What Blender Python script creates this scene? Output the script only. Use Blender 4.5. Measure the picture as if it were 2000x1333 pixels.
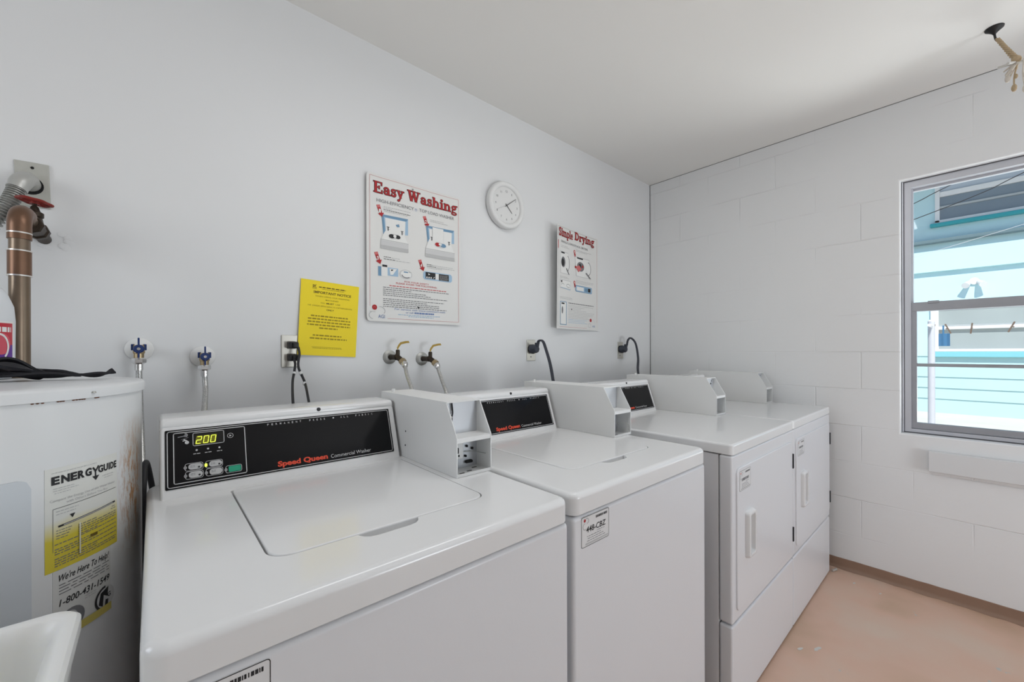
import bpy, bmesh, math, random
from mathutils import Vector, Matrix

# ------------------------------------------------------------------ scene, camera, world, light
for o in list(bpy.data.objects):
    bpy.data.objects.remove(o, do_unlink=True)
scene = bpy.context.scene
C = scene.collection
random.seed(7)
R = math.radians
CAMZ = 1.2225
WALL_Y = 1.6613      # wall behind the machines
WALL_X = 2.9005      # wall with the window
CEIL = 2.5112
LEFT_X = -1.30
FRONT_Y = -2.50

cam_data = bpy.data.cameras.new('camera')
cam = bpy.data.objects.new('camera', cam_data)
C.objects.link(cam)
scene.camera = cam
cam_data.sensor_width = 36.0
cam_data.lens = 794.4455 / 2000 * 36.0
cam_data.shift_y = (687.03 - 666.5) / 2000
cam_data.clip_start = 0.02
yaw = R(48.5763); roll = R(0.1635)
fw = Vector((math.cos(yaw), math.sin(yaw), 0)); rt = Vector((math.sin(yaw), -math.cos(yaw), 0)); up = Vector((0, 0, 1))
cup = up * math.cos(roll) + rt * math.sin(roll)
crt = rt * math.cos(roll) - up * math.sin(roll)
M = Matrix((crt, cup, -fw)).transposed().to_4x4()
M.translation = Vector((0, 0, CAMZ))
cam.matrix_world = M

scene.view_settings.view_transform = 'Standard'
scene.view_settings.look = 'None'
scene.view_settings.gamma = 1.0
scene.view_settings.use_curve_mapping = False
scene.view_settings.exposure = 0.10

world = bpy.data.worlds.new('sky'); scene.world = world
world.use_nodes = True
wn = world.node_tree.nodes; wl = world.node_tree.links
for n in list(wn): wn.remove(n)
sky = wn.new('ShaderNodeTexSky'); sky.sky_type = 'NISHITA'; sky.sun_disc = False
sky.sun_elevation = R(52); sky.sun_rotation = R(200)
bg = wn.new('ShaderNodeBackground'); bg.inputs['Strength'].default_value = 0.17
wo = wn.new('ShaderNodeOutputWorld')
wl.new(sky.outputs[0], bg.inputs[0]); wl.new(bg.outputs[0], wo.inputs[0])

def lamp(kind, name, loc, direction, energy, color=(1, 1, 1), size=None, size_y=None, angle=None, portal=False):
    d = bpy.data.lights.new(name, kind)
    d.energy = energy; d.color = color
    if kind == 'AREA':
        d.shape = 'RECTANGLE'; d.size = size; d.size_y = size_y or size
        if portal: d.cycles.is_portal = True
    if angle is not None: d.angle = angle
    o = bpy.data.objects.new(name, d); C.objects.link(o)
    o.location = loc
    o.rotation_euler = Vector(direction).to_track_quat('-Z', 'Y').to_euler()
    return o

lamp('SUN', 'sun', (0, 0, 8), (0.62, 0.22, -0.75), 4.2, (1.0, 0.965, 0.91), angle=R(0.6))
# daylight entering through the open doorway of the near wall and the window
lamp('AREA', 'daylight_doorway', (1.80, -2.47, 0.80), (0, 1, 1.2), 32, (0.87, 0.935, 1.0), 0.9, 1.2)
lamp('AREA', 'left_fill_lamp', (-1.31, 0.88, 1.575), (1, -0.1, 0), 5, (0.92, 0.96, 1.0), 0.62, 0.72)  # lamp at an unseen opening, added to lift the shaded left-facing sides
lamp('AREA', 'daylight_window', (3.12, -0.26, 1.45), (-1, 0, -0.1), 1, (1, 1, 1), 0.95, 1.25, portal=True)
lamp('AREA', 'ground_bounce_fill', (4.2, -1.35, 0.20), (-1, 0.75, 0.9), 95, (1.0, 0.985, 0.96), 1.6, 1.8)  # lamp added outside the window to brighten the ceiling like ground bounce
lamp('AREA', 'ceiling_fill_light', (0.90, 0.47, 2.425), (0, 0, -1), 6.0, (0.96, 0.98, 1.0), 1.15, 0.22)  # added overhead fill for machine tops and walls

# ------------------------------------------------------------------ materials
MATS = {}
def mat(name, color, rough=0.5, metal=0.0, bump=0.0, bscale=60.0, vary=0.0, vscale=4.0, spec=0.5, coat=0.0, emit=None, estr=0.0, trans=0.0, ior=1.45, bdetail=4.0, alpha=1.0):
    if name in MATS: return MATS[name]
    m = bpy.data.materials.new(name); m.use_nodes = True
    nt = m.node_tree; b = nt.nodes['Principled BSDF']
    c = (color[0], color[1], color[2], 1)
    b.inputs['Base Color'].default_value = c
    b.inputs['Roughness'].default_value = rough
    b.inputs['Metallic'].default_value = metal
    b.inputs['Specular IOR Level'].default_value = spec
    b.inputs['Coat Weight'].default_value = coat
    b.inputs['Coat Roughness'].default_value = 0.06
    b.inputs['IOR'].default_value = ior
    if trans: b.inputs['Transmission Weight'].default_value = trans
    if emit:
        b.inputs['Emission Color'].default_value = (*emit, 1); b.inputs['Emission Strength'].default_value = estr
    tc = nt.nodes.new('ShaderNodeTexCoord')
    if vary:
        n = nt.nodes.new('ShaderNodeTexNoise'); n.inputs['Scale'].default_value = vscale; n.inputs['Detail'].default_value = 5
        mx = nt.nodes.new('ShaderNodeMix'); mx.data_type = 'RGBA'
        mx.inputs[6].default_value = tuple(max(0, x * (1 - vary)) for x in color) + (1,)
        mx.inputs[7].default_value = tuple(min(1, x * (1 + vary)) for x in color) + (1,)
        nt.links.new(tc.outputs['Object'], n.inputs['Vector'])
        nt.links.new(n.outputs['Fac'], mx.inputs[0]); nt.links.new(mx.outputs[2], b.inputs['Base Color'])
    if bump:
        n2 = nt.nodes.new('ShaderNodeTexNoise'); n2.inputs['Scale'].default_value = bscale; n2.inputs['Detail'].default_value = bdetail
        bp = nt.nodes.new('ShaderNodeBump'); bp.inputs['Strength'].default_value = bump; bp.inputs['Distance'].default_value = 0.004
        nt.links.new(tc.outputs['Object'], n2.inputs['Vector'])
        nt.links.new(n2.outputs['Fac'], bp.inputs['Height']); nt.links.new(bp.outputs[0], b.inputs['Normal'])
    MATS[name] = m
    return m

def s2l(r, g, b):
    f = lambda v: (v / 255 / 12.92) if v / 255 <= 0.04045 else ((v / 255 + 0.055) / 1.055) ** 2.4
    return (f(r), f(g), f(b))

white_paint = mat('white_wall_paint', (0.775, 0.78, 0.785), 0.42, bump=0.10, bscale=9, bdetail=6, vary=0.012, vscale=1.3)
ceil_paint = mat('ceiling_paint', (0.84, 0.825, 0.795), 0.75, bump=0.05, bscale=30)
enamel = mat('white_enamel', (0.80, 0.80, 0.80), 0.20, spec=0.5, coat=0.25, vary=0.01, vscale=3)
enamel_shaded = mat('white_enamel_shaded', (0.76, 0.765, 0.785), 0.30, spec=0.5, coat=0.1, bump=0.03, bscale=140)  # darker copy of the enamel, shade of the machine fronts put into its colour
sheet_paint = mat('white_sheet_steel', (0.78, 0.78, 0.77), 0.38, bump=0.03, bscale=90)
plastic_w = mat('white_plastic', (0.80, 0.80, 0.79), 0.35)
black_gloss = mat('black_gloss_panel', (0.004, 0.004, 0.005), 0.14, spec=0.28)
black_matte = mat('black_plastic', (0.012, 0.012, 0.013), 0.45)
black_rubber = mat('black_cord', (0.02, 0.02, 0.024), 0.5)
void = mat('dark_hole', (0.01, 0.01, 0.01), 0.9)
grey_print = mat('grey_print', (0.5, 0.5, 0.5), 0.6)
light_print = mat('light_grey_print', (0.62, 0.62, 0.62), 0.5)
black_print = mat('black_print', (0.02, 0.02, 0.022), 0.6)
faint_print = mat('faint_grey_print', (0.19, 0.19, 0.20), 0.6)
red_print = mat('red_print', (0.42, 0.018, 0.022), 0.6)
pink_print = mat('pink_print', (0.60, 0.16, 0.16), 0.6)
darkred_print = mat('dark_red_outline', (0.07, 0.012, 0.012), 0.6)
orange_print = mat('orange_red_print', (0.72, 0.07, 0.03), 0.5)
blue_print = mat('blue_print', (0.16, 0.24, 0.46), 0.6)
sky_print = mat('pale_blue_print', (0.36, 0.52, 0.68), 0.6)
skyd_print = mat('steel_blue_print', (0.16, 0.30, 0.45), 0.6)
wht_print = mat('white_print', (0.82, 0.82, 0.80), 0.6)
silver_print = mat('silver_print', (0.55, 0.55, 0.55), 0.4)
paper = mat('poster_paper', (0.76, 0.755, 0.735), 0.45)
paper_yellow = mat('yellow_paper', (0.93, 0.725, 0.018), 0.6)
yellow_print = mat('olive_print', (0.16, 0.11, 0.01), 0.7)
chrome = mat('chrome', (0.72, 0.72, 0.72), 0.18, 1.0)
brass = mat('aged_brass', (0.42, 0.33, 0.20), 0.35, 1.0, vary=0.2, vscale=60)
dark_brass = mat('dark_tarnished_brass', (0.055, 0.042, 0.032), 0.45, 0.8)
steel = mat('galvanised_steel', (0.45, 0.45, 0.43), 0.45, 0.7, vary=0.15, vscale=50)
plate_steel = mat('brushed_cover_plate', (0.55, 0.53, 0.48), 0.35, 0.6)
copper = mat('aged_copper', (0.185, 0.105, 0.068), 0.38, 0.75, vary=0.35, vscale=14)
copper_l = mat('worn_copper', (0.22, 0.165, 0.12), 0.33, 0.75, vary=0.25, vscale=20)
solder = mat('solder_ring', (0.75, 0.73, 0.70), 0.3, 0.6)
red_iron = mat('red_iron', (0.22, 0.018, 0.012), 0.5)
blue_handle = mat('blue_handle', (0.015, 0.04, 0.16), 0.35)
lever_y = mat('yellow_lever', (0.45, 0.30, 0.06), 0.4)
alu = mat('aluminium_frame', (0.58, 0.59, 0.63), 0.42, 0.55, vary=0.05, vscale=12)
tub_m = mat('tub_plastic', (0.88, 0.875, 0.83), 0.35)
_b = tub_m.node_tree.nodes['Principled BSDF']; _b.inputs['Subsurface Weight'].default_value = 0.6; _b.inputs['Subsurface Radius'].default_value = (0.12, 0.12, 0.10); _b.inputs['Subsurface Scale'].default_value = 0.5
green_btn = mat('green_button', (0.02, 0.34, 0.20), 0.35)
lime = mat('lit_lime_led', (0.5, 0.7, 0.05), 0.4, emit=(0.75, 0.95, 0.12), estr=1.0)
led_digit = mat('led_digits', (0.5, 0.6, 0.05), 0.4, emit=(0.80, 0.86, 0.10), estr=0.75)
led_glow = mat('dim_display_segments', (0.05, 0.05, 0.0), 0.4, emit=(0.26, 0.24, 0.0), estr=0.28)
aqua = mat('aqua_siding_paint', (0.56, 0.79, 0.85), 0.7, vary=0.03, vscale=2)
teal = mat('teal_trim_paint', (0.015, 0.36, 0.42), 0.6)
out_white = mat('outdoor_white_paint', (0.82, 0.82, 0.84), 0.6)
screen_grey = mat('porch_screen', (0.36, 0.40, 0.40), 0.7, vary=0.12, vscale=1.5)
house_glass = mat('house_window_glass', (0.20, 0.25, 0.30), 0.15)
sand = mat('pale_sand', (0.72, 0.68, 0.60), 0.95, vary=0.10, vscale=3, bump=0.4, bscale=5)
wood = mat('weathered_wood', (0.16, 0.11, 0.08), 0.8)
twine = mat('natural_twine', (0.50, 0.38, 0.24), 0.9, bump=0.5, bscale=200)
shell = mat('pale_shell', (0.72, 0.66, 0.58), 0.5)
caulk = mat('dark_joint', (0.05, 0.05, 0.05), 0.9)

# painted concrete blocks of the window wall
def block_wall_mat():
    m = bpy.data.materials.new('painted_concrete_block'); m.use_nodes = True
    nt = m.node_tree; b = nt.nodes['Principled BSDF']
    b.inputs['Base Color'].default_value = (0.855, 0.86, 0.862, 1); b.inputs['Roughness'].default_value = 0.55
    tc = nt.nodes.new('ShaderNodeTexCoord'); sp = nt.nodes.new('ShaderNodeSeparateXYZ'); cb = nt.nodes.new('ShaderNodeCombineXYZ')
    nt.links.new(tc.outputs['Object'], sp.inputs[0])
    ns = nt.nodes.new('ShaderNodeTexNoise'); ns.inputs['Scale'].default_value = 7; nt.links.new(tc.outputs['Object'], ns.inputs['Vector'])
    wv = nt.nodes.new('ShaderNodeMath'); wv.operation = 'MULTIPLY_ADD'; wv.inputs[1].default_value = 0.010
    nt.links.new(ns.outputs['Fac'], wv.inputs[0]); nt.links.new(sp.outputs['Z'], wv.inputs[2])
    nt.links.new(sp.outputs['Y'], cb.inputs[0]); nt.links.new(wv.outputs[0], cb.inputs[1])
    br = nt.nodes.new('ShaderNodeTexBrick'); br.inputs['Scale'].default_value = 1.0
    br.inputs['Brick Width'].default_value = 0.4064; br.inputs['Row Height'].default_value = 0.2032
    br.inputs['Mortar Size'].default_value = 0.0035; br.inputs['Mortar Smooth'].default_value = 0.8
    br.inputs['Color1'].default_value = (1, 1, 1, 1); br.inputs['Color2'].default_value = (1, 1, 1, 1); br.inputs['Mortar'].default_value = (0, 0, 0, 1)
    nt.links.new(cb.outputs[0], br.inputs['Vector'])
    # joints are filled with paint in places
    n3 = nt.nodes.new('ShaderNodeTexNoise'); n3.inputs['Scale'].default_value = 2.2; n3.inputs['Detail'].default_value = 4
    nt.links.new(tc.outputs['Object'], n3.inputs['Vector'])
    rp = nt.nodes.new('ShaderNodeMapRange'); rp.inputs[1].default_value = 0.43; rp.inputs[2].default_value = 0.60
    nt.links.new(n3.outputs['Fac'], rp.inputs[0])
    inv = nt.nodes.new('ShaderNodeMath'); inv.operation = 'SUBTRACT'; inv.inputs[0].default_value = 1.0; nt.links.new(br.outputs['Color'], inv.inputs[1])
    ml = nt.nodes.new('ShaderNodeMath'); ml.operation = 'MULTIPLY'; nt.links.new(inv.outputs[0], ml.inputs[0]); nt.links.new(rp.outputs[0], ml.inputs[1])
    n2 = nt.nodes.new('ShaderNodeTexNoise'); n2.inputs['Scale'].default_value = 16; n2.inputs['Detail'].default_value = 6
    nt.links.new(tc.outputs['Object'], n2.inputs['Vector'])
    h = nt.nodes.new('ShaderNodeMath'); h.operation = 'MULTIPLY_ADD'; h.inputs[1].default_value = -1.0
    n2s = nt.nodes.new('ShaderNodeMath'); n2s.operation = 'MULTIPLY'; n2s.inputs[1].default_value = 0.55
    nt.links.new(n2.outputs['Fac'], n2s.inputs[0])
    nt.links.new(ml.outputs[0], h.inputs[0]); nt.links.new(n2s.outputs[0], h.inputs[2])
    bp = nt.nodes.new('ShaderNodeBump'); bp.inputs['Strength'].default_value = 0.65; bp.inputs['Distance'].default_value = 0.0032
    nt.links.new(h.outputs[0], bp.inputs['Height']); nt.links.new(bp.outputs[0], b.inputs['Normal'])
    return m
block_paint = block_wall_mat()

def floor_mat():
    m = bpy.data.materials.new('worn_painted_concrete'); m.use_nodes = True
    nt = m.node_tree; b = nt.nodes['Principled BSDF']; b.inputs['Roughness'].default_value = 0.42
    tc = nt.nodes.new('ShaderNodeTexCoord')
    n = nt.nodes.new('ShaderNodeTexNoise'); n.inputs['Scale'].default_value = 2.2; n.inputs['Detail'].default_value = 3
    n.inputs['Distortion'].default_value = 0.2
    nt.links.new(tc.outputs['Object'], n.inputs['Vector'])
    r = nt.nodes.new('ShaderNodeValToRGB')
    e = r.color_ramp.elements
    e[0].position = 0.34; e[0].color = (*s2l(202, 170, 142), 1)
    e[1].position = 0.68; e[1].color = (*s2l(218, 195, 176), 1)
    x = e.new(0.50); x.color = (*s2l(220, 184, 162), 1)
    nt.links.new(n.outputs['Fac'], r.inputs[0])
    # pale chips in the paint
    v = nt.nodes.new('ShaderNodeTexNoise'); v.inputs['Scale'].default_value = 9; v.inputs['Detail'].default_value = 8; v.inputs['Roughness'].default_value = 0.7
    nt.links.new(tc.outputs['Object'], v.inputs['Vector'])
    mr = nt.nodes.new('ShaderNodeMapRange'); mr.inputs[1].default_value = 0.645; mr.inputs[2].default_value = 0.675
    nt.links.new(v.outputs['Fac'], mr.inputs[0])
    mx = nt.nodes.new('ShaderNodeMix'); mx.data_type = 'RGBA'; mx.inputs[7].default_value = (*s2l(196, 194, 186), 1)
    nt.links.new(mr.outputs[0], mx.inputs[0]); nt.links.new(r.outputs[0], mx.inputs[6]); nt.links.new(mx.outputs[2], b.inputs['Base Color'])
    n2 = nt.nodes.new('ShaderNodeTexNoise'); n2.inputs['Scale'].default_value = 25; nt.links.new(tc.outputs['Object'], n2.inputs['Vector'])
    bp = nt.nodes.new('ShaderNodeBump'); bp.inputs['Strength'].default_value = 0.2; bp.inputs['Distance'].default_value = 0.003
    nt.links.new(n2.outputs['Fac'], bp.inputs['Height']); nt.links.new(bp.outputs[0], b.inputs['Normal'])
    return m
floor_paint = floor_mat()
brown_base = mat('brown_baseboard_paint', s2l(150, 121, 102), 0.5, vary=0.12, vscale=9, bump=0.3, bscale=18)

# tank enamel with rust at its right side (seen from the camera)
def tank_mat():
    m = bpy.data.materials.new('tank_enamel_with_rust'); m.use_nodes = True
    nt = m.node_tree; b = nt.nodes['Principled BSDF']; b.inputs['Roughness'].default_value = 0.3
    tc = nt.nodes.new('ShaderNodeTexCoord'); sp = nt.nodes.new('ShaderNodeSeparateXYZ'); nt.links.new(tc.outputs['Object'], sp.inputs[0])
    at = nt.nodes.new('ShaderNodeMath'); at.operation = 'ARCTAN2'; nt.links.new(sp.outputs['Y'], at.inputs[0]); nt.links.new(sp.outputs['X'], at.inputs[1])
    def band(src, lo, hi, soft):
        a = nt.nodes.new('ShaderNodeMapRange'); a.inputs[1].default_value = lo - soft; a.inputs[2].default_value = lo + soft; nt.links.new(src, a.inputs[0])
        c = nt.nodes.new('ShaderNodeMapRange'); c.inputs[1].default_value = hi + soft; c.inputs[2].default_value = hi - soft; nt.links.new(src, c.inputs[0])
        d = nt.nodes.new('ShaderNodeMath'); d.operation = 'MULTIPLY'; nt.links.new(a.outputs[0], d.inputs[0]); nt.links.new(c.outputs[0], d.inputs[1]); return d.outputs[0]
    a1 = band(at.outputs[0], R(-24), R(-8), R(5)); z1 = band(sp.outputs['Z'], 0.86, 1.045, 0.05)
    cb = nt.nodes.new('ShaderNodeCombineXYZ'); sc = nt.nodes.new('ShaderNodeMath'); sc.operation = 'MULTIPLY'; sc.inputs[1].default_value = 0.8
    nt.links.new(sp.outputs['Z'], sc.inputs[0]); nt.links.new(at.outputs[0], cb.inputs[0]); nt.links.new(sc.outputs[0], cb.inputs[1])
    n = nt.nodes.new('ShaderNodeTexNoise'); n.inputs['Scale'].default_value = 34; n.inputs['Detail'].default_value = 8; n.inputs['Roughness'].default_value = 0.75
    nt.links.new(cb.outputs[0], n.inputs['Vector'])
    th = nt.nodes.new('ShaderNodeMapRange'); th.inputs[1].default_value = 0.49; th.inputs[2].default_value = 0.55; nt.links.new(n.outputs['Fac'], th.inputs[0])
    m1 = nt.nodes.new('ShaderNodeMath'); m1.operation = 'MULTIPLY'; nt.links.new(a1, m1.inputs[0]); nt.links.new(z1, m1.inputs[1])
    m2 = nt.nodes.new('ShaderNodeMath'); m2.operation = 'MULTIPLY'; nt.links.new(m1.outputs[0], m2.inputs[0]); nt.links.new(th.outputs[0], m2.inputs[1])
    # yellowish grime behind the rust
    a2 = band(at.outputs[0], R(-21), R(10), R(5)); z2 = band(sp.outputs['Z'], 0.80, 1.075, 0.03)
    m3 = nt.nodes.new('ShaderNodeMath'); m3.operation = 'MULTIPLY'; nt.links.new(a2, m3.inputs[0]); nt.links.new(z2, m3.inputs[1])
    m4 = nt.nodes.new('ShaderNodeMath'); m4.operation = 'MULTIPLY'; m4.inputs[1].default_value = 0.55; nt.links.new(m3.outputs[0], m4.inputs[0])
    x1 = nt.nodes.new('ShaderNodeMix'); x1.data_type = 'RGBA'; x1.inputs[6].default_value = (0.76, 0.77, 0.775, 1); x1.inputs[7].default_value = (0.40, 0.36, 0.29, 1)
    nt.links.new(m4.outputs[0], x1.inputs[0])
    x2 = nt.nodes.new('ShaderNodeMix'); x2.data_type = 'RGBA'; x2.inputs[7].default_value = (0.44, 0.20, 0.05, 1)
    nt.links.new(m2.outputs[0], x2.inputs[0]); nt.links.new(x1.outputs[2], x2.inputs[6]); nt.links.new(x2.outputs[2], b.inputs['Base Color'])
    return m
tank_enamel = tank_mat()

def faded_sticker_mat(name, z_lo, z_hi):
    # a label whose yellow has bleached away towards its top
    m = bpy.data.materials.new(name); m.use_nodes = True
    nt = m.node_tree; b = nt.nodes['Principled BSDF']; b.inputs['Roughness'].default_value = 0.5
    tc = nt.nodes.new('ShaderNodeTexCoord'); sp = nt.nodes.new('ShaderNodeSeparateXYZ'); nt.links.new(tc.outputs['Object'], sp.inputs[0])
    n = nt.nodes.new('ShaderNodeTexNoise'); n.inputs['Scale'].default_value = 14; nt.links.new(tc.outputs['Object'], n.inputs['Vector'])
    ad = nt.nodes.new('ShaderNodeMath'); ad.operation = 'MULTIPLY_ADD'; ad.inputs[1].default_value = 0.03
    nt.links.new(n.outputs['Fac'], ad.inputs[0]); nt.links.new(sp.outputs['Z'], ad.inputs[2])
    mr = nt.nodes.new('ShaderNodeMapRange'); mr.inputs[1].default_value = z_lo; mr.inputs[2].default_value = z_hi; nt.links.new(ad.outputs[0], mr.inputs[0])
    x = nt.nodes.new('ShaderNodeMix'); x.data_type = 'RGBA'; x.inputs[6].default_value = (0.70, 0.58, 0.05, 1); x.inputs[7].default_value = (0.75, 0.75, 0.71, 1)
    nt.links.new(mr.outputs[0], x.inputs[0]); nt.links.new(x.outputs[2], b.inputs['Base Color'])
    return m
energy_sticker = faded_sticker_mat('bleached_yellow_label', 0.925, 0.960)

def braid_mat():
    m = bpy.data.materials.new('braided_stainless'); m.use_nodes = True
    nt = m.node_tree; b = nt.nodes['Principled BSDF']; b.inputs['Metallic'].default_value = 0.7; b.inputs['Roughness'].default_value = 0.35
    tc = nt.nodes.new('ShaderNodeTexCoord'); n = nt.nodes.new('ShaderNodeTexVoronoi'); n.inputs['Scale'].default_value = 420
    nt.links.new(tc.outputs['Object'], n.inputs['Vector'])
    x = nt.nodes.new('ShaderNodeMix'); x.data_type = 'RGBA'; x.inputs[6].default_value = (0.30, 0.30, 0.30, 1); x.inputs[7].default_value = (0.72, 0.72, 0.70, 1)
    nt.links.new(n.outputs['Distance'], x.inputs[0]); nt.links.new(x.outputs[2], b.inputs['Base Color'])
    return m
braid = braid_mat()

def glass_mat(name='window_glass', tint=(0.93, 0.96, 0.97, 1)):
    m = bpy.data.materials.new(name); m.use_nodes = True
    nt = m.node_tree
    for n in list(nt.nodes): nt.nodes.remove(n)
    o = nt.nodes.new('ShaderNodeOutputMaterial'); t = nt.nodes.new('ShaderNodeBsdfTransparent'); g = nt.nodes.new('ShaderNodeBsdfGlossy')
    g.inputs['Roughness'].default_value = 0.02; t.inputs[0].default_value = tint
    lw = nt.nodes.new('ShaderNodeLayerWeight'); pw = nt.nodes.new('ShaderNodeMath'); pw.operation = 'POWER'; pw.inputs[1].default_value = 5.0
    nt.links.new(lw.outputs['Facing'], pw.inputs[0]); fr = nt.nodes.new('ShaderNodeMath'); fr.operation = 'MULTIPLY_ADD'; fr.inputs[1].default_value = 0.9; fr.inputs[2].default_value = 0.035
    nt.links.new(pw.outputs[0], fr.inputs[0])
    mx = nt.nodes.new('ShaderNodeMixShader'); nt.links.new(fr.outputs[0], mx.inputs[0]); nt.links.new(t.outputs[0], mx.inputs[1]); nt.links.new(g.outputs[0], mx.inputs[2])
    nt.links.new(mx.outputs[0], o.inputs[0])
    return m
glass = glass_mat()
clear_glass = glass_mat('clear_clock_glass', (1, 1, 1, 1))

# ------------------------------------------------------------------ mesh helpers
class MB:
    """collects shapes (world coordinates) for ONE mesh object"""
    def __init__(s): s.bm = bmesh.new(); s.mi = 0
    def _tag(s, faces):
        for f in faces: f.material_index = s.mi
    def box(s, x0, x1, y0, y1, z0, z1, bev=0.0, seg=3, rot=None, piv=None):
        g = bmesh.ops.create_cube(s.bm, size=1.0); vs = g['verts']
        for v in vs:
            v.co = Vector((x0 + (v.co.x + .5) * (x1 - x0), y0 + (v.co.y + .5) * (y1 - y0), z0 + (v.co.z + .5) * (z1 - z0)))
        fs = list({f for v in vs for f in v.link_faces}); s._tag(fs)
        if bev > 0:
            es = list({e for v in vs for e in v.link_edges})
            r = bmesh.ops.bevel(s.bm, geom=es, offset=bev, segments=seg, profile=0.5, affect='EDGES')
            s._tag(r['faces']); vs = list({v for f in r['faces'] for v in f.verts} | {v for v in vs if v.is_valid})
        if rot is not None:
            bmesh.ops.rotate(s.bm, verts=[v for v in vs if v.is_valid], cent=Vector(piv), matrix=rot)
        return s
    def loft(s, rings, cap0=True, cap1=True, closed=True):
        rv = [[s.bm.verts.new(Vector(p)) for p in r] for r in rings]
        n = len(rv[0])
        for a, b in zip(rv[:-1], rv[1:]):
            for i in range(n if closed else n - 1):
                j = (i + 1) % n
                f = s.bm.faces.new((a[i], a[j], b[j], b[i])); f.material_index = s.mi; f.smooth = True
        if cap0: f = s.bm.faces.new(list(reversed(rv[0]))); f.material_index = s.mi
        if cap1: f = s.bm.faces.new(rv[-1]); f.material_index = s.mi
        return s
    def tube(s, pts, r, seg=12, caps=True):
        pts = [Vector(p) for p in pts]; rings = []
        rad = r if isinstance(r, (list, tuple)) else [r] * len(pts)
        t0 = (pts[1] - pts[0]).normalized()
        n = t0.orthogonal().normalized()
        for i, p in enumerate(pts):
            if i == 0: t = t0
            elif i == len(pts) - 1: t = (pts[i] - pts[i - 1]).normalized()
            else: t = ((pts[i + 1] - pts[i]).normalized() + (pts[i] - pts[i - 1]).normalized()).normalized()
            n = (n - t * n.dot(t)).normalized(); b = t.cross(n)
            rings.append([p + (n * math.cos(a) + b * math.sin(a)) * rad[i] for a in [2 * math.pi * k / seg for k in range(seg)]])
        return s.loft(rings, caps, caps)
    def lathe(s, prof, center, axis='z', seg=48, cap0=True, cap1=True):
        rings = []
        for (r, h) in prof:
            ring = []
            for k in range(seg):
                a = 2 * math.pi * k / seg; c, d = r * math.cos(a), r * math.sin(a)
                p = {'z': (c, d, h), 'y': (c, h, -d), 'x': (h, c, d)}[axis]
                ring.append(Vector(p) + Vector(center))
            rings.append(ring)
        return s.loft(rings, cap0, cap1)
    def prism(s, poly, axis, a0, a1):
        """poly of 2D points extruded along an axis"""
        f3 = {'x': lambda u, v, w: (w, u, v), 'y': lambda u, v, w: (u, w, v), 'z': lambda u, v, w: (u, v, w)}[axis]
        A = [s.bm.verts.new(Vector(f3(u, v, a0))) for u, v in poly]; B = [s.bm.verts.new(Vector(f3(u, v, a1))) for u, v in poly]
        n = len(poly); fs = [s.bm.faces.new(A), s.bm.faces.new(list(reversed(B)))]
        for i in range(n): fs.append(s.bm.faces.new((A[i], B[i], B[(i + 1) % n], A[(i + 1) % n])))
        s._tag(fs)
        bmesh.ops.recalc_face_normals(s.bm, faces=fs)
        return s
    def sphere(s, c, r, sx=1, sy=1, sz=1, seg=16):
        g = bmesh.ops.create_uvsphere(s.bm, u_segments=seg, v_segments=seg // 2, radius=r)
        for v in g['verts']: v.co = Vector((v.co.x * sx, v.co.y * sy, v.co.z * sz)) + Vector(c)
        fs = {f for v in g['verts'] for f in v.link_faces}
        for f in fs: f.material_index = s.mi; f.smooth = True
        return s

def obj(name, mb, mats, parent=None, origin=(0, 0, 0), sharp=32, wn=True, recalc=True):
    bm = mb.bm if isinstance(mb, MB) else mb
    if recalc: bmesh.ops.recalc_face_normals(bm, faces=bm.faces)
    org = Vector(origin) if parent is None else parent_world(parent)
    for v in bm.verts: v.co -= org
    me = bpy.data.meshes.new(name); bm.to_mesh(me); bm.free()
    if not isinstance(mats, (list, tuple)): mats = [mats]
    for m in mats: me.materials.append(m)
    me.shade_smooth(); me.set_sharp_from_angle(angle=R(sharp))
    o = bpy.data.objects.new(name, me); C.objects.link(o)
    if parent is None: o.location = org
    else: o.parent = parent
    if wn:
        w = o.modifiers.new('weighted_normals', 'WEIGHTED_NORMAL'); w.keep_sharp = True
    return o

def parent_world(p):
    v = Vector((0, 0, 0))
    while p is not None: v = v + p.location; p = p.parent
    return v

def thing(name, label, cat, loc, group=None):
    o = bpy.data.objects.new(name, None); C.objects.link(o); o.location = loc
    o.empty_display_size = 0.05
    o['label'] = label; o['category'] = cat
    if group: o['group'] = group
    return o
def tag(o, label, cat, group=None):
    o['label'] = label; o['category'] = cat
    if group: o['group'] = group
    return o
def struct(name, mb, m, **k):
    o = obj(name, mb, m, **k); o['kind'] = 'structure'; return o

def rrect(x0, x1, y0, y1, r, n=6):
    """rounded rectangle outline, counter-clockwise; r may be one value or four (bl, br, tr, tl)"""
    rs = r if isinstance(r, (list, tuple)) else [r] * 4
    P = []
    for (cx, cy, a0, q) in ((x0, y0, 180, rs[0]), (x1, y0, 270, rs[1]), (x1, y1, 0, rs[2]), (x0, y1, 90, rs[3])):
        sx = 1 if cx == x0 else -1; sy = 1 if cy == y0 else -1
        if q <= 0:
            P.append((cx, cy)); continue
        for k in range(n + 1):
            a = R(a0 + 90 * k / n); P.append((cx + sx * q + q * math.cos(a), cy + sy * q + q * math.sin(a)))
    return P

def smooth_path(pts, n=8):
    """Catmull-Rom through the points"""
    P = [Vector(p) for p in pts]; P = [P[0] * 2 - P[1]] + P + [P[-1] * 2 - P[-2]]
    out = []
    for i in range(1, len(P) - 2):
        for k in range(n):
            t = k / n; a, b, c, d = P[i - 1], P[i], P[i + 1], P[i + 2]
            out.append(0.5 * ((2 * b) + (c - a) * t + (2 * a - 5 * b + 4 * c - d) * t * t + (3 * b - a - 3 * c + d) * t ** 3))
    out.append(P[-2]); return out

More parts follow.
